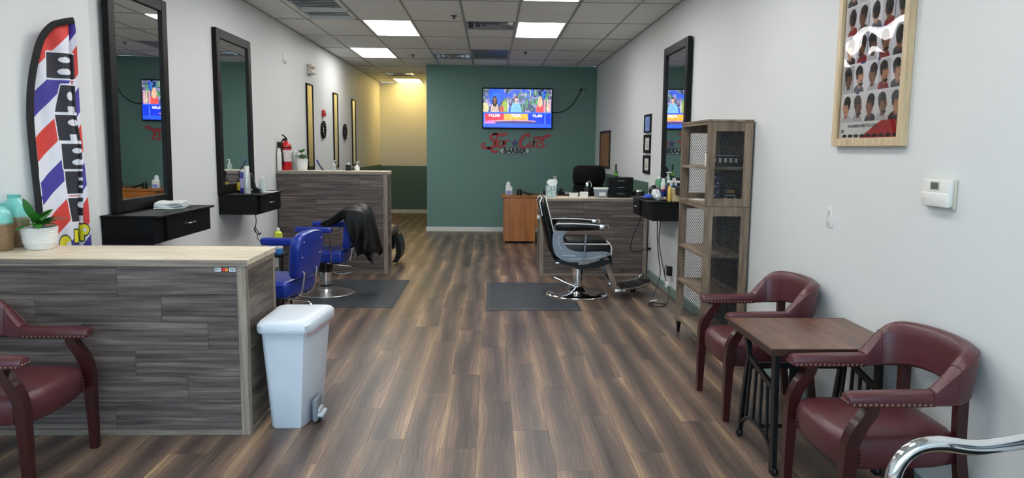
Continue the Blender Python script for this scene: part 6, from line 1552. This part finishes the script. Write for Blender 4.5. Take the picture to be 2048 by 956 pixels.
# ---- things on the work counter -------------------------------------------------
WC = 0.9365
t = thing('tissue_box', 'pale blue patterned tissue box with a tissue sticking out', 'tissue box', (0.735, 8.86, WC), 0.05)
m, nt, b = base_mat('tissue_box_print')
tc = N(nt, 'ShaderNodeTexCoord'); vo = N(nt, 'ShaderNodeTexVoronoi'); vo.inputs['Scale'].default_value = 42
mp = N(nt, 'ShaderNodeMapping'); mp.inputs['Scale'].default_value = (1.6, 1.6, 0.6); nt.links.new(tc.outputs['Object'], mp.inputs[0]); nt.links.new(mp.outputs[0], vo.inputs['Vector'])
rp = N(nt, 'ShaderNodeValToRGB'); rp.color_ramp.elements[0].color = rgb(226, 234, 232); rp.color_ramp.elements[1].color = rgb(140, 170, 172); rp.color_ramp.elements[0].position = 0.25; rp.color_ramp.elements[1].position = 0.6
nt.links.new(vo.outputs['Distance'], rp.inputs[0]); nt.links.new(rp.outputs[0], b.inputs['Base Color']); b.inputs['Roughness'].default_value = 0.5
MB().box((-0.058, -0.058, 0.0005), (0.058, 0.058, 0.135), 0.002).build('carton', m, t)
tis = MB(); rings = []
for i in range(9):
    s = i/8; w_ = 0.028+0.035*math.sin(PI*(0.1+0.75*s)); rings.append([(w_*math.cos(q_)+0.022*s, (0.012*(1-0.6*s))*math.sin(q_)*(1+0.3*math.sin(3*q_)), 0.13+0.085*s-0.02*math.cos(q_)*(1-s)) for q_ in [2*PI*k/14 for k in range(14)]])
tis.loft(rings).build('tissue', mat('tissue_paper', rgb(236, 240, 238), 0.9), t)
def lidded(label, x, w_, h_, lidm, bodym, name='plastic_tub', y=8.86, d_=0.1):
    t = thing(name, label, 'container', (x, y, WC))
    MB().loft([superring(0, 0, z, w_/2*a_, d_/2*a_, 7, 28) for z, a_ in ((0.0005, 0.80), (0.01, 0.83), (h_*0.86, 0.95))]).build('body', bodym, t)
    MB().loft([superring(0, 0, z, w_/2*a_, d_/2*a_, 7, 28) for z, a_ in ((h_*0.84, 0.99), (h_*0.86, 1.0), (h_*0.95, 1.0), (h_, 0.93))]).build('lid', lidm, t)
    return t
t = lidded('small white container with black clips on top beside the tissue box', 1.01, 0.118, 0.055, PLASTICW, PLASTICW, d_=0.08)
tag(MB().rbox((1.01, 8.86, WC+0.055+0.0085), (0.08, 0.035, 0.016), 0.005, 2).build('clip_set', BLACKP), 'black clips lying on the small white container', 'clips')
carton('card_box', 'small white cardboard box next to the clear storage tub', (1.135, 8.86, WC), (0.095, 0.08, 0.065), PLASTICW)
t = lidded('grey translucent storage tub with white lid and paper label', 1.338, 0.175, 0.12, PLASTICW, TUBP, y=8.85, d_=0.14)
MB().box((-0.03, -0.0685, 0.025), (0.05, -0.0665, 0.065)).build('label', PLASTICW, t)
t = bottle('spray_bottle', 'dark spray bottle with chrome head behind the small white boxes', 'bottle', (1.19, 8.99, WC), [(0.032, 0.0005), (0.034, 0.004), (0.034, 0.10), (0.016, 0.125)], BLACKP, [('chrome_collar', [(0.018, 0.125), (0.020, 0.165), (0.012, 0.175)], CHROME)])
MB().tube(smooth_path([(0.0, 0, 0.17), (0.02, -0.01, 0.19), (0.045, -0.01, 0.17), (0.05, -0.01, 0.12)], 4), 0.005, 8).build('chrome_hook', CHROME, t)
# drawer cabinet
t = thing('drawer_cabinet', 'black three drawer desktop cabinet with a green bottle on it', 'cabinet', (1.578, 8.92, WC))
MB().box((-0.15, -0.09, 0.0005), (0.15, 0.12, 0.245), 0.004).build('body', BLACKP, t)
for k in range(3):
    d = MB().box((-0.142, -0.100, 0.010+0.078*k), (0.142, -0.0902, 0.080+0.078*k), 0.003).build('drawer', BLACK, t)
    MB().box((-0.045, -0.108, 0.045+0.078*k), (0.045, -0.1002, 0.051+0.078*k), 0.0015).build('handle', STEEL, d)
bottle('green_bottle', 'dark green tonic bottle with black cap on the drawer cabinet', 'bottle', (1.525, 8.90, WC+0.2455), [(0.024, 0.0005), (0.026, 0.004), (0.026, 0.06), (0.010, 0.085)], mat('green_glass', rgb(24, 92, 40), 0.15), [('label', [(0.0264, 0.02), (0.0264, 0.05)], mat('green_label', rgb(110, 150, 60), 0.4)), ('cap', [(0.011, 0.085), (0.011, 0.155)], BLACKP)])
t = thing('round_radio', 'round black radio with silver top at the wall end of the counter', 'radio', (1.805, 8.88, WC))
MB().lathe([(0, 0.0005), (0.070, 0.0005), (0.074, 0.01), (0.074, 0.06), (0.066, 0.075), (0, 0.075)], 28).build('housing', BLACKP, t)
MB().lathe([(0, 0.075), (0.058, 0.075), (0.052, 0.090), (0.0, 0.096)], 24).build('speaker_grille', STEEL, t)
# ---- things on the desk
DK_ = 0.7655
t = thing('wipes_bottle', 'white wipes bottle with blue label and a wipe sticking out on the desk', 'bottle', (0.305, 11.95, DK_))
MB().rbox((0, 0, 0.07), (0.11, 0.08, 0.138), 0.02, 3).build('body', PLASTICW, t); MB().box((-0.04, -0.0412, 0.02), (0.04, -0.0402, 0.07)).build('label', mat('pale_blue_label', rgb(130, 140, 210), 0.5), t)
MB().loft([superring(-0.01, 0, z, a_, b_, 2, 12) for z, a_, b_ in ((0.136, 0.045, 0.02), (0.17, 0.03, 0.012), (0.19, 0.035, 0.01), (0.215, 0.012, 0.005))]).build('wipe', mat('wipe_cloth', rgb(230, 236, 238), 0.9), t)
t = thing('hair_dryer', 'black hair dryer lying on the honey oak desk', 'hair dryer', (0.47, 11.92, DK_))
MB().lathe([(0.0, 0.0), (0.046, 0.0), (0.040, 0.06), (0.030, 0.10), (0, 0.10)], 20, M=T(0, 0, 0.0005)).build('barrel', BLACKP, t)
MB().tube(smooth_path([(0.02, 0, 0.06), (0.08, 0, 0.045), (0.15, 0.0, 0.022), (0.20, 0, 0.016)], 4), 0.015, 10).build('handle', BLACKP, t)
MB().tube(smooth_path([(0.20, 0, 0.016), (0.24, 0.02, 0.03), (0.28, 0.03, 0.012), (0.33, 0.04, 0.006)], 4), 0.005, 6).build('cord', CORD, t)
bottle('tall_canister', 'tall slim grey canister on the desk behind the tissue box', 'canister', (1.055, 11.95, DK_), [(0.030, 0.0005), (0.032, 0.004), (0.032, 0.30), (0.030, 0.315)], mat('grey_paper_tube', rgb(176, 180, 174), 0.5))
t = thing('desk_phone', 'black desk phone with a silver panel on the desk', 'phone', (1.215, 12.02, DK_), 0)
MB().prism([(-0.10, 0.0005), (0.10, 0.0005), (0.10, 0.03), (-0.10, 0.07)], -0.09, 0.09, 'y').build('base', BLACKP, t)
MB().rbox((-0.05, 0, 0.09), (0.05, 0.2, 0.035), 0.014, 2).build('handset', BLACKP, t)
MB().box((0.0, -0.095, 0.02), (0.06, -0.0905, 0.06)).build('panel', SILV, t)
carton('desk_box', 'black box with white lid line left of the tall canister', (0.95, 11.98, DK_), (0.16, 0.14, 0.085), BBOX, lambda t_: MB().box((-0.06, -0.0712, 0.070), (0.06, -0.0702, 0.080)).build('print_line', INKW, t_))
